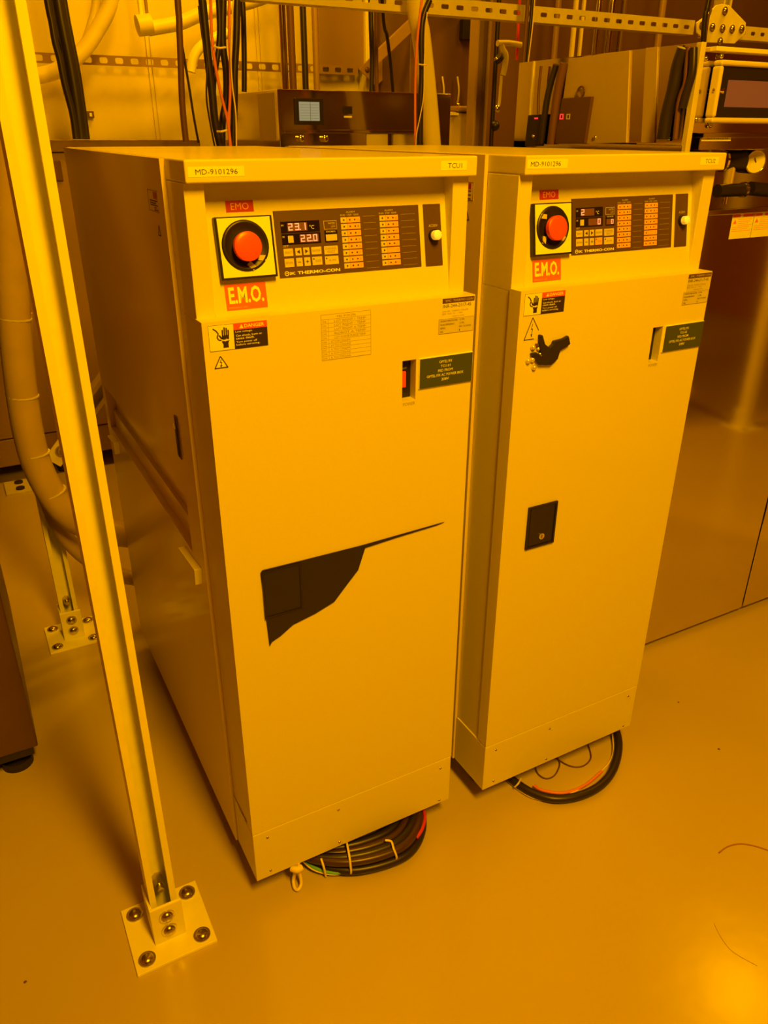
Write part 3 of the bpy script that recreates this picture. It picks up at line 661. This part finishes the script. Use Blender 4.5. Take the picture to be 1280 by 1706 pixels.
# white hose fitting box seen between the duct and the brown column
def P(u, v, y): return aty(u, v, y)
a = P(750, 176, 1.9); b = P(796, 240, 1.9)
r = tag(empty('pump_unit', (a.x, 1.9, 0)), 'brownish pump unit with two pale clips, beside the pale duct', 'pump')
mb = MB(); mb.box(0, b.x-a.x, 0, .22, .04, a.z-.02, beige_p); mb.build('body', r, .012)
mb = MB(); mb.box(.03, b.x-a.x, -.01, .20, a.z-.02, a.z, brownp); mb.build('lid', r, .006)
for u in (750, 783):
    c = P(u, 190, 1.9); mb = MB(); mb.box(c.x-a.x-.003, c.x-a.x+.03, -.014, 0, c.z-.004, c.z+.004, white); mb.build('clip', r)

# vertical brown column
a = P(795, 30, 1.75); b = P(822, 30, 1.75)
r = tag(empty('brown_column', ((a.x+b.x)/2, 1.75, 0)), 'vertical brown strut column behind the gap between the two cabinets', 'column')
mb = MB(); channel(mb, Fr((0, .045, 0), (1, 0, 0), (0, -1, 0), (0, 0, 1)), 2.7, mat('tan_strut', (.36, .26, .15), .4), w_=.06, d_=.045); mb.build('channel', r)
a = P(838, 60, 1.7); r = tag(empty('black_pipe', (a.x-.01, 1.72, 0)), 'thin black pipe running beside the brown column', 'pipe')
mb = MB(); mb.cyl((0, 0, 1.0), (0, 0, 2.7), .008, black); mb.dome((.008, -.004, 1.20), (.3, -1, 0), .018, .02, black); mb.build('pipe', r)

# pale valve with its handle
a = P(830, 75, 1.45); r = tag(empty('pipe_valve', a), 'cream plastic valve with a T handle in front of the red tube', 'valve')
def L(u, v, y=1.45): return P(u, v, y)-Vector(a)
mb = MB(); mb.tube([L(829, 72), L(848, 72), L(868, 75)], .009, duct_m); mb.build('handle', r)
mb = MB(); mb.tube([L(836, 74), L(838, 82), L(843, 92), L(842, 108), L(838, 126)], .009, duct_m); mb.build('stem', r)
mb = MB(); mb.tube([L(836, 126), L(834, 150), L(832, 172), L(829, 180)], .005, nameplate); mb.dome(L(829, 181), (0, -1, 0), .012, .010, chrome); mb.build('drop_tube', r)
mb = MB(); mb.cyl(L(829, 95), L(833, 101), .016, black); mb.dome(L(828, 99), (0, -1, 0), .008, .008, chrome); mb.build('fitting', r)

# ------------------------------------------------------------------ hanging cables and tubes
def hang(name, label, cat, paths, r_=.006, group=None, up=2.72, ext=True):
    """paths: list of (part name, points as (u, v, y), radius, material)"""
    p = paths[0][1][0]; base = aty(*p[:3])
    root = tag(empty(name, base), label, cat, group)
    for pn, pts, rad, mt in paths:
        V = [aty(*q) for q in pts]
        if ext:
            d = V[0]-V[1]; k = (min(2.1, up)-V[0].z)/max(d.z, .02)
            k = min(k, 2.0); mid = V[0]+d*k*.6 if d.z > 0 else V[0]; V = [Vector((mid.x, mid.y, up)), Vector((mid.x, mid.y, max(mid.z+.25, V[0].z+.3)))]+V
        mb = MB(); mb.tube([v-base for v in V], rad, mt); mb.build(pn, root)
    return root
Y2 = 2.16
hang('cable_bundle', 'thick black cable bundle hanging against the pale wall at the top left', 'cables', [
    ('cable', [(97, 0, Y2), (106, 50, Y2), (118, 110, Y2), (128, 170, Y2), (136, 232, Y2)], .022, cable_m),
    ('cable', [(103, 0, Y2+.03), (114, 60, Y2+.03), (126, 120, Y2+.03), (135, 180, Y2+.03), (142, 232, Y2+.03)], .017, cable_m),
    ('cable', [(79, 0, Y2-.02), (86, 35, Y2-.02), (92, 70, Y2-.02), (100, 100, Y2-.02), (108, 140, Y2-.02), (121, 190, Y2-.02), (127, 232, Y2-.02)], .0115, cable_m),
    ('cable', [(90, 0, Y2), (100, 60, Y2), (106, 100, Y2), (118, 160, Y2), (130, 232, Y2)], .008, cable_m)])
hang('hanging_cable', 'brown cable with a thin black lead, hanging left of the orange-wired bundle', 'cable', [
    ('cable', [(296, 0, 1.3), (299, 50, 1.3), (301, 100, 1.3), (303, 160, 1.3), (306, 200, 1.3), (310, 236, 1.3)], .0080, brown_cable),
    ('thin_lead', [(297, 30, 1.31), (306, 90, 1.31), (311, 120, 1.31), (316, 150, 1.31), (323, 195, 1.31), (331, 238, 1.31)], .0030, cable_m)])
hang('cable_bundle', 'black cable bundle with two orange wires and a pale wire, behind the TCU1 top', 'cables', [
    ('cable', [(337, 0, 1.15), (342, 50, 1.15), (347, 100, 1.15), (353, 150, 1.15), (358, 200, 1.15), (368, 246, 1.15)], .0095, cable_m),
    ('cable', [(364, 0, 1.16), (366, 50, 1.16), (363, 90, 1.16), (356, 140, 1.16), (357, 185, 1.16), (367, 246, 1.16)], .0065, cable_m),
    ('cable', [(372, 0, 1.17), (371, 70, 1.17), (377, 120, 1.17), (377, 165, 1.17), (371, 200, 1.17), (370, 246, 1.17)], .0085, cable_m),
    ('cable', [(395, 0, 1.19), (394, 60, 1.19), (391, 120, 1.19), (391, 160, 1.19), (388, 246, 1.19)], .0085, cable_m),
    ('thin_lead', [(331, 10, 1.14), (337, 60, 1.14), (345, 105, 1.14), (344, 150, 1.14), (346, 180, 1.14), (358, 246, 1.14)], .0022, cable_m),
    ('orange_wire', [(351, 0, 1.12), (353, 60, 1.12), (359, 110, 1.12), (369, 160, 1.12), (379, 200, 1.12), (385, 248, 1.12)], .0034, orange_m),
    ('orange_wire', [(382, 0, 1.12), (382, 60, 1.12), (384, 120, 1.12), (383, 170, 1.12), (381, 205, 1.12), (384, 248, 1.12)], .0032, orange_m),
    ('pale_wire', [(389, 0, 1.11), (385, 60, 1.11), (385, 110, 1.11), (388, 150, 1.11), (393, 190, 1.11), (394, 246, 1.11)], .0018, cream_wire),
    ('cable_tie', [(357, 78, 1.11), (366, 80, 1.10), (376, 79, 1.11)], .0022, tie), ('cable_tie', [(362, 219, 1.11), (370, 219, 1.10), (378, 217, 1.11)], .0025, tie)], ext=False)
hang('hanging_cable', 'single black cable ending at the stainless cabinet, right of the orange-wired bundle', 'cable', [
    ('cable', [(404, 0, 1.5), (406, 50, 1.5), (407, 100, 1.5), (407, 153, 1.5)], .0075, cable_m)])
hang('hanging_cable', 'pair of black cables hanging in front of the pale wall strut', 'cable', [
    ('cable', [(618, 18, 1.55), (619, 60, 1.55), (620, 100, 1.55), (619, 155, 1.55)], .0075, cable_m),
    ('cable', [(627, 18, 1.57), (627, 60, 1.57), (627, 100, 1.57), (628, 155, 1.57)], .0065, brown_cable)])
hang('hanging_cable', 'slanting thin black cable right of the black pair', 'cable', [
    ('cable', [(638, 20, 1.6), (645, 60, 1.6), (650, 100, 1.6), (655, 155, 1.6)], .0055, cable_m)])
hang('flexible_duct', 'pale flexible duct widening downwards behind the TCU1 top', 'duct', [
    ('duct', [(693, -10, 1.22), (702, 60, 1.22), (709, 120, 1.22), (716, 190, 1.22), (721, 252, 1.22)], .0255, duct_m)])
hang('cable_bundle', 'black cable with an orange wire hanging against the pale duct', 'cables', [
    ('cable', [(716, 0, 1.10), (705, 30, 1.10), (702, 70, 1.10), (703, 120, 1.10), (701, 170, 1.10), (700, 244, 1.10)], .0075, cable_m),
    ('orange_wire', [(703, 0, 1.09), (698, 40, 1.09), (694, 90, 1.09), (692, 150, 1.09), (692, 250, 1.09)], .0032, orange_m),
    ('pale_wire', [(712, 20, 1.08), (709, 60, 1.08), (707, 110, 1.08), (706, 160, 1.08), (700, 195, 1.08), (694, 225, 1.08), (693, 250, 1.08)], .0014, cream_wire),
    ('cable_tie', [(698, 107, 1.08), (704, 108, 1.08), (710, 108, 1.08)], .0018, tie)], ext=False)
hang('cable_bundle', 'brown and black cables crossing the overhead strut behind TCU2', 'cables', [
    ('cable', [(880, 0, 1.2), (877, 40, 1.2), (872, 106, 1.2)], .0060, brown_cable),
    ('cable', [(887, 0, 1.2), (884, 40, 1.2), (878, 106, 1.2)], .0050, cable_m),
    ('pale_wire', [(891, 0, 1.19), (888, 40, 1.19), (880, 106, 1.19)], .0018, cream_wire)])
hang('cable_bundle', 'dark cables crossing in front of the bolted diamond bracket', 'cables', [
    ('cable', [(1181, 0, 1.05), (1176, 20, 1.05), (1173, 48, 1.05), (1172, 72, 1.05)], .0075, cable_m),
    ('cable', [(1188, 0, 1.07), (1181, 28, 1.07), (1175, 72, 1.07)], .0035, brown_cable)])
hang('red_tube', 'dark red tube beside the cream valve', 'tube', [('tube', [(864, 40, 1.5), (863, 70, 1.5), (861, 100, 1.5)], .0050, red_tube)])

# stainless pipes behind the lcd cabinet: each pipe on its own
for nm, u0, u1, y, rad, mt, lab in (('vertical_pipe', 472, 474, 2.22, .014, steel, 'bright vertical steel pipe, leftmost behind the lcd cabinet'), ('vertical_pipe', 486, 488, 2.34, .014, brown_cable, 'reddish brown vertical pipe beside the bright steel one'),
                        ('vertical_pipe', 507, 508, 2.25, .012, cable_m, 'black vertical pipe behind the lcd cabinet'), ('vertical_pipe', 526, 527, 2.3, .012, brownp, 'thin brown vertical pipe, rightmost behind the lcd cabinet')):
    c = aty(u0, 80, y); r = tag(empty(nm, (c.x, y, 1.0)), lab, 'pipe')
    mb = MB(); mb.cyl((0, 0, 0), (0, 0, 1.7), rad, mt); mb.build('pipe', r)
    mb = MB(); mb.cyl((0, 0, .12), (0, 0, .20), rad*1.35, mt); mb.build('coupling', r)
# bright pipes at the top right
for u, rad, lab in ((957, .010, 'bright vertical pipe above TCU2, left of two'), (970, .008, 'slimmer bright vertical pipe above TCU2, right of two')):
    c = aty(u, 40, 1.9); r = tag(empty('vertical_pipe', (c.x, 1.9, 1.30)), lab, 'pipe')
    mb = MB(); mb.cyl((0, 0, 0), (0, 0, 1.4), rad, duct_m); mb.build('pipe', r)
for u, mt, rad, lab in ((995, steel, .014, 'dull steel pipe right of the bright pipes above TCU2'), (1017, steel, .017, 'thickest steel pipe above TCU2'), (1037, darkb, .013, 'dark pipe right of the thickest steel pipe'), (1100, brownp, .016, 'brown pipe near the diamond bracket'), (928, brownp, .012, 'brown pipe left of the bright pipes above TCU2')):
    c = aty(u, 40, 2.0); r = tag(empty('vertical_pipe', (c.x, 2.0, 1.30)), lab, 'pipe')
    mb = MB(); mb.cyl((0, 0, 0), (0, 0, 1.4), rad, mt); mb.build('pipe', r)

# pale hoses on the wall at the top left
YH = 2.42
def hose(label, pts, rad, mt, cat='hose', name='wall_hose', rings=None):
    V = [aty(*p) for p in pts]; base = V[0]; r = tag(empty(name, base), label, cat)
    mb = MB(); mb.tube([v-base for v in V], rad, mt, 14, 8); mb.build('hose', r)
    return r, V, base
hose('pale hose curving down from the top to the left behind the black cable bundle', [(190, -40, YH), (182, 10, YH), (162, 50, YH), (138, 85, YH), (105, 112, YH), (70, 125, YH), (20, 128, YH)], .026, duct_m)
hose('narrower pale hose beside the curving one at the top left', [(162, -40, YH+.06), (160, 10, YH+.06), (150, 50, YH+.06), (136, 85, YH+.06), (120, 115, YH+.06)], .016, duct_m)
hose('pale pipe rising to the right from the wall clamp', [(247, 48, YH), (300, 38, YH), (340, 22, YH), (420, 2, YH), (470, -18, YH)], .024, duct_m, 'pipe', 'wall_pipe')
hose('short glossy pale pipe end behind the orange-wired bundle', [(318, 120, YH), (322, 98, YH), (333, 80, YH), (352, 66, YH), (380, 55, YH)], .018, white, 'pipe', 'wall_pipe')
c = aty(243, 44, YH); r = tag(empty('pipe_clamp', c), 'pale round clamp at the end of the wall pipe', 'clamp')
mb = MB(); mb.cyl((-.03, 0, .0), (.02, 0, .008), .034, duct_m); mb.build('collar', r, .003)
mb = MB(); mb.cyl((-.012, 0, .03), (-.02, 0, .9), .008, white); mb.cyl((.010, 0, .03), (-.002, 0, .9), .006, brownp); mb.build('hanger_rod', r)
c = aty(151, 191, WY-.01); r = tag(empty('wall_stud', c), 'tiny dark square clip on the pale wall beside the black bundle', 'clip')
mb = MB(); mb.box(-.014, .010, -.02, .01, -.012, .012, darkb); mb.build('clip_body', r, .001)
mb = MB(); mb.box(-.008, .001, -.024, -.02, -.007, .006, white); mb.build('clip_face', r)

# big hoses at the left, sweeping down and into the back of the near cabinet
HP = [(u_, v_, y_-.030) for u_, v_, y_ in [(16, -200, .90), (10, 100, .90), (14, 300, .90), (21, 480, .90), (32, 620, .90), (49, 730, .90), (73, 800, .90), (112, 856, .90), (165, 882, .90), (225, 892, .90), (290, 895, .90)]]
hz = hose('wide translucent hose sweeping down the left edge and into the back of TCU1', HP, .0315, hose_m, name='flexible_hose')
r, V, base = hz
for k in (3, 4, 5, 6, 7):
    c = (V[k]-base)+(V[k+1]-V[k])*.35; d = (V[k+1]-V[k-1]).normalized()*.0015
    mb = MB(); mb.cyl(c-d, c+d, .0322, dirty_white, 24); mb.build('seam_ring', r)
hose('slimmer translucent hose running just below the wide one into the back of TCU1', [(38, 520, .925), (42, 640, .925), (58, 745, .925), (80, 835, .925), (112, 898, .925), (160, 940, .925), (215, 962, .925), (290, 970, .925)], .019, hose_m, name='flexible_hose')

# ------------------------------------------------------------------ polished process tool at the right
TX, TY = .977, .22
r = tag(empty('stainless_process_tool', (TX, TY, 0)), 'mirror-polished stainless tool at the right edge with touch screen and pressure gauge', 'machine')
def tx(u, v, y=TY): p = aty(u, v, y); return p.x-TX, p.z
FR = Fr((0, 0, 0), (1, 0, 0), (0, 0, 1), (0, -1, 0))
xs = aty(1235, 1020, TY).x-TX
mb = MB(); mb.box(0.0, xs-.003, 0, .51, .017, 1.035, steel_mirror); mb.build('front_panel', r, .0015)
mb = MB(); mb.box(xs+.003, xs+.55, 0, .51, .017, 1.035, steel_mirror); mb.build('front_panel', r, .0015)
mb = MB(); mb.box(.01, xs+.54, .07, .50, 0, 1.03, black); mb.box(.01, xs+.54, .01, .07, .04, 1.03, black); mb.build('core', r)
mb = MB(); mb.box(-.0, xs+.55, -.010, .51, 1.035, 1.046, steel); mb.build('lower_ledge', r, .0015)
# gauge bay
mb = MB(); mb.box(0, xs+.55, .12, .51, 1.046, 1.160, steel); mb.build('gauge_bay_back', r)
mb = MB(); mb.box(0, .004, .0, .51, 1.046, 1.318, steel_mirror); sd = mb.build('side_panel', r)
mb = MB(); mb.box(-.003, .0, .455, .459, 1.046, 1.318, dirty_white); mb.build('panel_joint', r)
mb = MB(); mb.box(-.004, .008, -.006, .006, 1.046, 1.318, dirty_white); mb.build('corner_edge', r, .001)
mb = MB(); mb.box(.030, xs+.55, -.012, .12, 1.170, 1.178, steel); a = tx(1168, 224); mb.box(.030, xs+.55, -.006, .10, 1.150, 1.170, steel); lg = mb.build('upper_ledge', r, .001)
a = tx(1166, 224); b = tx(1213, 235); mb = MB(); mb.rect(FR, a[0], b[1], b[0], a[1], .0062, .0066, tape); mb.text(FR, 'MD-9101296', a[0]+.008, b[1]+.003, b[0]-.008, a[1]-.003, .0066, greyink); mb.build('asset_label', lg)
# upper control box
a = tx(1186, 76)
mb = MB(); mb.box(.004, xs+.55, .004, .50, 1.178, 1.312, steel_mirror); mb.build('control_box', r)
mb = MB(); mb.box(.030, xs+.55, -.010, .05, 1.306, 1.313, white); mb.build('control_box_lip', r, .001)
for u, v in ((1176, 98), (1202, 94), (1160, 199), (1184, 209)):
    c = tx(u, v); mb = MB(); mb.dome(FR.p(c[0], c[1], 0), FR.n, .0045, .004, chrome); mb.build('screw', r)
# touch screen
a = tx(1207, 98, TY-.02); b = tx(1192, 207, TY-.02); x0 = (a[0]+b[0])/2-.006; x1 = x0+.20; z0 = b[1]+.002; z1 = a[1]-.001
mb = MB(); mb.frame(FR, x0, z0, x1, z1, .009, .0, .020, duct_m); bz = mb.build('screen_frame', r, .004, 3)
mb = MB(); mb.rect(FR, x0+.009, z0+.009, x1-.009, z1-.009, .010, .014, black); mb.build('screen_bezel', bz)
mb = MB(); mb.rect(FR, x0+.030, z0+.026, x1-.034, z1-.030, .014, .0146, screen2_m); mb.build('touch_screen', bz)
c = tx(1188, 152); mb = MB(); mb.cyl(FR.p(c[0]-.008, c[1], .006), FR.p(c[0]+.012, c[1], .010), .006, chrome); mb.dome(FR.p(c[0]-.006, c[1], .010), FR.n, .007, .006, chrome); mb.build('frame_clamp', bz)
# gauge and tubing
c0_ = aty(1258, 270, TY+.02); gx, gz = c0_.x-TX, c0_.z
g = MB(); gc = Vector((gx, .02, gz)); gn = Vector((-.35, -1, .0)).normalized(); g.cyl(gc-gn*.045, gc, .0215, black, 28); gb = g.build('pressure_gauge', r)
g = MB(); g.cyl(gc, gc+gn*.003, .0205, gauge_face, 28); g.build('dial', gb)
g = MB(); g.tube([gc+gn*.0045+Vector((.0, 0, -.0)), gc+gn*.0045+Vector((-.006, 0, .008))], .0008, ink, 6, 2); g.build('pointer', gb)
g = MB()
for i in range(28):
    an = 2*math.pi*i/28; an2 = 2*math.pi*(i+1)/28; t_ = gn.orthogonal().normalized(); u_ = gn.cross(t_)
    g.cyl(gc+gn*.003+(t_*math.cos(an)+u_*math.sin(an))*.0205, gc+gn*.003+(t_*math.cos(an2)+u_*math.sin(an2))*.0205, .0014, chrome, 8)
g.build('bezel', gb)
c = tx(1232, 268, TY+.03); g = MB(); g.cyl((c[0]-.026, .045, c[1]), (c[0]+.012, .03, c[1]), .019, black, 24); g.cyl((c[0]-.030, .046, c[1]), (c[0]-.026, .045, c[1]), .0205, chrome, 24); g.build('regulator', r)
c = tx(1240, 300); g = MB(); g.cyl((c[0]-.002, .035, c[1]+.022), (c[0]-.002, .035, c[1]-.012), .010, brass); g.cyl((c[0]-.002, .035, c[1]-.010), (c[0]-.002, .035, 1.050), .006, chrome); g.build('brass_stem', r)
for (u0, v0, u1, v1, rr) in ((1195, 318, 1240, 316, .012), (1250, 314, 1290, 318, .013)):
    a = aty(u0, v0, TY+.02); b = aty(u1, v1, TY+.02); g = MB(); g.cyl((a.x-TX, .02, a.z), (b.x-TX, .02, b.z), rr, black, 20); g.cyl((b.x-TX-.006, .02, b.z), (b.x-TX, .02, b.z), rr*1.2, chrome, 20); g.build('tube_fitting', r)
for (u, v) in ((1206, 327), (1213, 290), (1247, 332), (1185, 300)):
    c = tx(u, v); g = MB(); g.dome((c[0], .10, c[1]), (0, -1, 0), .006, .006, chrome); g.build('screw', r)
g = MB(); a = tx(1221, 246); g.box(a[0]-.002, a[0]+.002, .05, .054, 1.046, 1.16, nameplate); g.build('divider', r)
# warning stickers on the mirror panel
a = tx(1222, 357); b = tx(1258, 395); c = tx(1262, 355)
for x_0, x_1 in ((a[0], a[0]+.062), (a[0]+.064, a[0]+.126)):
    g = MB(); g.rect(FR, x_0, b[1], x_1, a[1], 0, .0005, tape); g.rect(FR, x_0+.001, a[1]-.006, x_0+.022, a[1]-.001, .0005, .0008, red_st); g.rect(FR, x_0+.030, a[1]-.006, x_1-.001, a[1]-.001, .0005, .0008, red_st)
    g.poly(FR, [(x_0+.004, a[1]-.018), (x_0+.013, a[1]-.018), (x_0+.0085, a[1]-.010)], .0005, .0008, orange_st)
    for k in range(7): g.rect(FR, x_0+.018 if k < 4 else x_0+.003, a[1]-.011-k*.0036, x_1-.004-(k % 3)*.005, a[1]-.0098-k*.0036, .0005, .0007, orange_ink)
    g.build('warning_sticker', r)
# reflections in the polished left flank, modelled as raised parts: beige plate, controller with red digits
def fx(u, v, off=0): p = atx(u, v, TX-off); return (-(p.y-TY), p.z)
FK = Fr((0, 0, 0), (0, -1, 0), (0, 0, 1), (-1, 0, 0))
pts = [fx(*p) for p in ((957, 97), (1050, 84), (1052, 236), (985, 238), (990, 162), (943, 164))]
def ply(pts, h0, h1, mt, nm, par, bev=.0008):
    g = MB(); A = sum(pts[i][0]*pts[(i+1) % len(pts)][1]-pts[(i+1) % len(pts)][0]*pts[i][1] for i in range(len(pts)))
    g.poly(FK, pts if A > 0 else pts[::-1], h0, h1, mt); return g.build(nm, par, bev)
ply([fx(*p) for p in ((950, 98), (1052, 84), (1046, 238), (930, 240))], .0, .004, beige_p, 'reflection_plate', r)
ply([fx(*p) for p in ((1078, 80), (1098, 78), (1092, 238), (1070, 238))], .0, .003, beige_p, 'reflection_strip', r)
k_ = ply([fx(*p) for p in ((944, 164), (993, 161), (981, 239), (932, 239))], .004, .012, darkb, 'reflected_controller', r)
for i, u in enumerate((941, 952)):
    g = MB(); a = fx(u, 190), fx(u+5, 199); g.frame(FK, a[0][0], a[1][1], a[1][0], a[0][1], .0022, .012, .0128, led_red if i == 0 else nameplate); g.build('reflected_digit', k_)
g = MB(); c = fx(973, 154)
for i in range(16):
    a0, a1 = 2*math.pi*i/16, 2*math.pi*(i+1)/16; g.cyl(FK.p(c[0]+.0105*math.cos(a0), c[1]+.0105*math.sin(a0), .008), FK.p(c[0]+.0105*math.cos(a1), c[1]+.0105*math.sin(a1), .008), .0018, darkb, 8)
g.build('reflected_ring', k_)
k2 = ply([fx(*p) for p in ((886, 192), (916, 190), (908, 243), (880, 244))], .002, .010, black, 'relay_box', r)  # dark box and red light reflected in the flank, built as solids
g = MB(); a = fx(897, 196); g.rect(FK, a[0], a[1]-.003, a[0]+.012, a[1], .010, .011, led_red); g.build('reflected_red_lamp', k2)
g = MB(); a = fx(895, 227); g.dome(FK.p(a[0], a[1], .010), FK.n, .004, .004, chrome); g.build('screw', k2)
for pts, rr, mt, nm in (([(927, 108), (915, 150), (908, 190), (902, 240)], .007, cable_m, 'reflected_cable'), ([(940, 105), (930, 150), (923, 200), (918, 240)], .009, brown_cable, 'reflected_cable'), ([(902, 110), (898, 150), (897, 190)], .003, brown_cable, 'reflected_lead'),
                        ([(1140, 80), (1130, 110), (1122, 150), (1112, 190), (1105, 232)], .012, cable_m, 'reflected_cable'), ([(1148, 78), (1145, 110), (1142, 140), (1132, 170), (1125, 232)], .005, brown_cable, 'reflected_wire'), ([(1156, 80), (1154, 120), (1146, 150), (1138, 180)], .007, cable_m, 'reflected_cable')):
    g = MB(); g.tube([atx(u, v, TX-.012)-Vector((TX, TY, 0)) for u, v in pts], rr, mt); g.build(nm, r)  # cables mirrored in the polished flank, built as solid tubes
for u, v in ((994, 229), (1116, 231), (1136, 80)):
    a = fx(u, v); g = MB(); g.dome(FK.p(a[0], a[1], .004), FK.n, .0045, .004, chrome); g.build('screw', r)
g = MB(); a = fx(1052, 238); b = fx(880, 243); g.rect(FK, b[0], 1.146, -.002, 1.158, 0, .006, steel); g.build('flank_rail', r, .001)

# machine and strut leg opposite the mirror panel (seen in its reflection)
r = tag(empty('rounded_machine', (2.25, -1.00, 0)), 'tall tan machine with a flared rounded base, reflected in the mirror panel at the right', 'machine')
mb = MB(); prof = [(.0, .04), (.36, .04), (.42, .07), (.43, .10), (.40, .16), (.37, .24), (.37, 1.5), (0, 1.5)]
vs = []; n = 40
pf = [(.36, .05), (.44, .07), (.45, .10), (.42, .16), (.38, .24), (.38, 1.25), (.36, 1.27)]
def sq(an, r_): c_, s_ = math.cos(an), math.sin(an); k = (abs(c_)**4+abs(s_)**4)**-.25; return (c_*k*r_*1.15, s_*k*r_*.85)
for rr, z in pf:
    for i in range(n): p_ = sq(2*math.pi*i/n, rr); vs.append((p_[0], p_[1]-.38, z))
fs = [(k*n+i, k*n+(i+1) % n, (k+1)*n+(i+1) % n, (k+1)*n+i) for k in range(len(pf)-1) for i in range(n)]+[tuple(range(n-1, -1, -1)), tuple(range((len(pf)-1)*n, len(pf)*n))]
mb.add(vs, fs, mat('tan_machine_paint', (.85, .64, .42), .4), True); mb.build('shell', r)
mb = MB(); mb.cyl((0, -.38, 0), (0, -.38, .055), .28, black, 32); mb.build('plinth', r)
post_with_base(2.73, -.80, 2.73, -.80, 2.66, 'cream strut leg beside the tan machine, seen reflected in the mirror panel')

# ------------------------------------------------------------------ coiled leads on the floor
def floor_coil(name, label, parts):
    base = atz(*parts[0][1][0][:2], 0); base.z = 0
    r = tag(empty(name, base), label, 'cable')
    for pn, pts, rad, mt in parts:
        mb = MB(); mb.tube([atz(u, v, z)-base for u, v, z in pts], rad, mt); mb.build(pn, r)
    return r
K = []
for (du, dv, z, rad) in ((0, 0, .012, .0085), (-8, -8, .014, .0085), (-16, -14, .014, .008), (-24, -20, .014, .0084), (-32, -28, .012, .008), (-40, -36, .014, .0084), (-6, -14, .030, .008), (-14, -22, .031, .0086), (-22, -30, .030, .008), (-32, -38, .028, .0085)):
    K.append(('cable', [(690+du, 1330+dv, z), (703+du, 1360+dv, z), (700+du, 1393+dv, z), (680+du, 1422+dv, z), (640+du, 1440+dv, z), (590+du*.8, 1450+dv, z), (548+du*.5, 1446+dv*.8, z), (515+du*.2, 1434+dv*.5, z), (480, 1405+dv*.3, z)], rad, cable_m if rad > .0082 else coil_brown))
K.append(('red_wire', [(700, 1335, .034), (708, 1358, .034), (704, 1380, .032), (694, 1396, .028)], .0032, red_tube))
K.append(('green_wire', [(505, 1432, .014), (525, 1446, .014), (555, 1454, .012), (588, 1451, .014)], .0028, green_wire))
K.append(('pale_wire', [(500, 1430, .016), (520, 1448, .012), (550, 1457, .008), (582, 1455, .008)], .0014, cream_wire))
for p in ([(577, 1400, .046), (582, 1425, .046), (585, 1451, .022), (584, 1456, .004)], [(642, 1400, .046), (652, 1402, .045), (656, 1414, .042), (661, 1428, .026), (657, 1434, .006)], [(535, 1430, .040), (540, 1446, .028), (543, 1460, .004)]):
    K.append(('cable_tie', p, .0020, tie))
floor_coil('coiled_cable', 'coil of thick black cables tied with pale ties under the front of TCU1', K)
floor_coil('rope_loop', 'short pale rope loop hanging out under the left front of TCU1', [('rope', [(494, 1436, .050), (492, 1452, .030), (489, 1466, .012), (491, 1479, .006), (497, 1482, .006), (502, 1472, .010), (500, 1456, .026), (497, 1438, .050)], .0030, cream_wire), ('knot', [(486, 1446, .042), (495, 1449, .042), (503, 1445, .042)], .0060, cream_wire)])
floor_coil('looped_cable', 'loop of black cable with red and white wires under the front of TCU2', [
    ('cable', [(1010, 1190, .02), (1026, 1215, .014), (1031, 1245, .011), (1022, 1282, .010), (1000, 1309, .010), (965, 1326, .010), (925, 1331, .010), (890, 1322, .010), (864, 1307, .010), (830, 1280, .012)], .0085, cable_m),
    ('white_wire', [(835, 1290, .006), (858, 1311, .004), (885, 1328, .004), (918, 1336, .003)], .0018, cream_wire),
    ('cream_wire', [(1020, 1215, .012), (1022, 1250, .006), (1014, 1272, .005), (990, 1296, .005), (968, 1314, .006), (950, 1322, .012)], .0014, cream_wire),
    ('red_wire', [(890, 1309, .008), (905, 1317, .008), (940, 1321, .008), (975, 1308, .008), (1003, 1285, .008)], .0030, orange_m),
    ('thin_lead', [(925, 1262, .004), (950, 1276, .003), (972, 1276, .003), (985, 1262, .003), (980, 1240, .003)], .0014, brown_cable),
    ('thin_lead', [(890, 1270, .003), (896, 1288, .003), (910, 1297, .003), (925, 1291, .003), (933, 1272, .003), (925, 1258, .003)], .0014, brown_cable),
    ('cable_tie', [(858, 1311, .012), (864, 1305, .021), (868, 1297, .014)], .0018, tie)])
floor_coil('loose_thread', 'curved reddish thread lying on the bare floor at the right edge', [('thread', [(1198, 1421, .001), (1212, 1411, .001), (1232, 1406, .001), (1256, 1409, .001), (1290, 1420, .001)], .0012, smudge)])
floor_coil('loose_thread', 'faint thin thread lying nearest the bottom right corner', [('thread', [(1190, 1538, .0004), (1202, 1562, .0004), (1222, 1586, .0004), (1262, 1609, .0004)], .0005, mat('pale_scuff', (.50, .36, .22), .5))])
for u, v, rr, lab in ((1198, 1248, .0028, 'dark speck on the floor right of the cable loop'), (1131, 1170, .0022, 'small dark speck on the floor nearest the mirror panel'), (42, 1636, .0026, 'dark speck on the floor at the lower left')):
    c = atz(u, v, 0); tag(MB().dome((c.x, c.y, 0), (0, 0, 1), rr, .0012, darkb, 8, 2).build('debris_speck'), lab, 'speck')
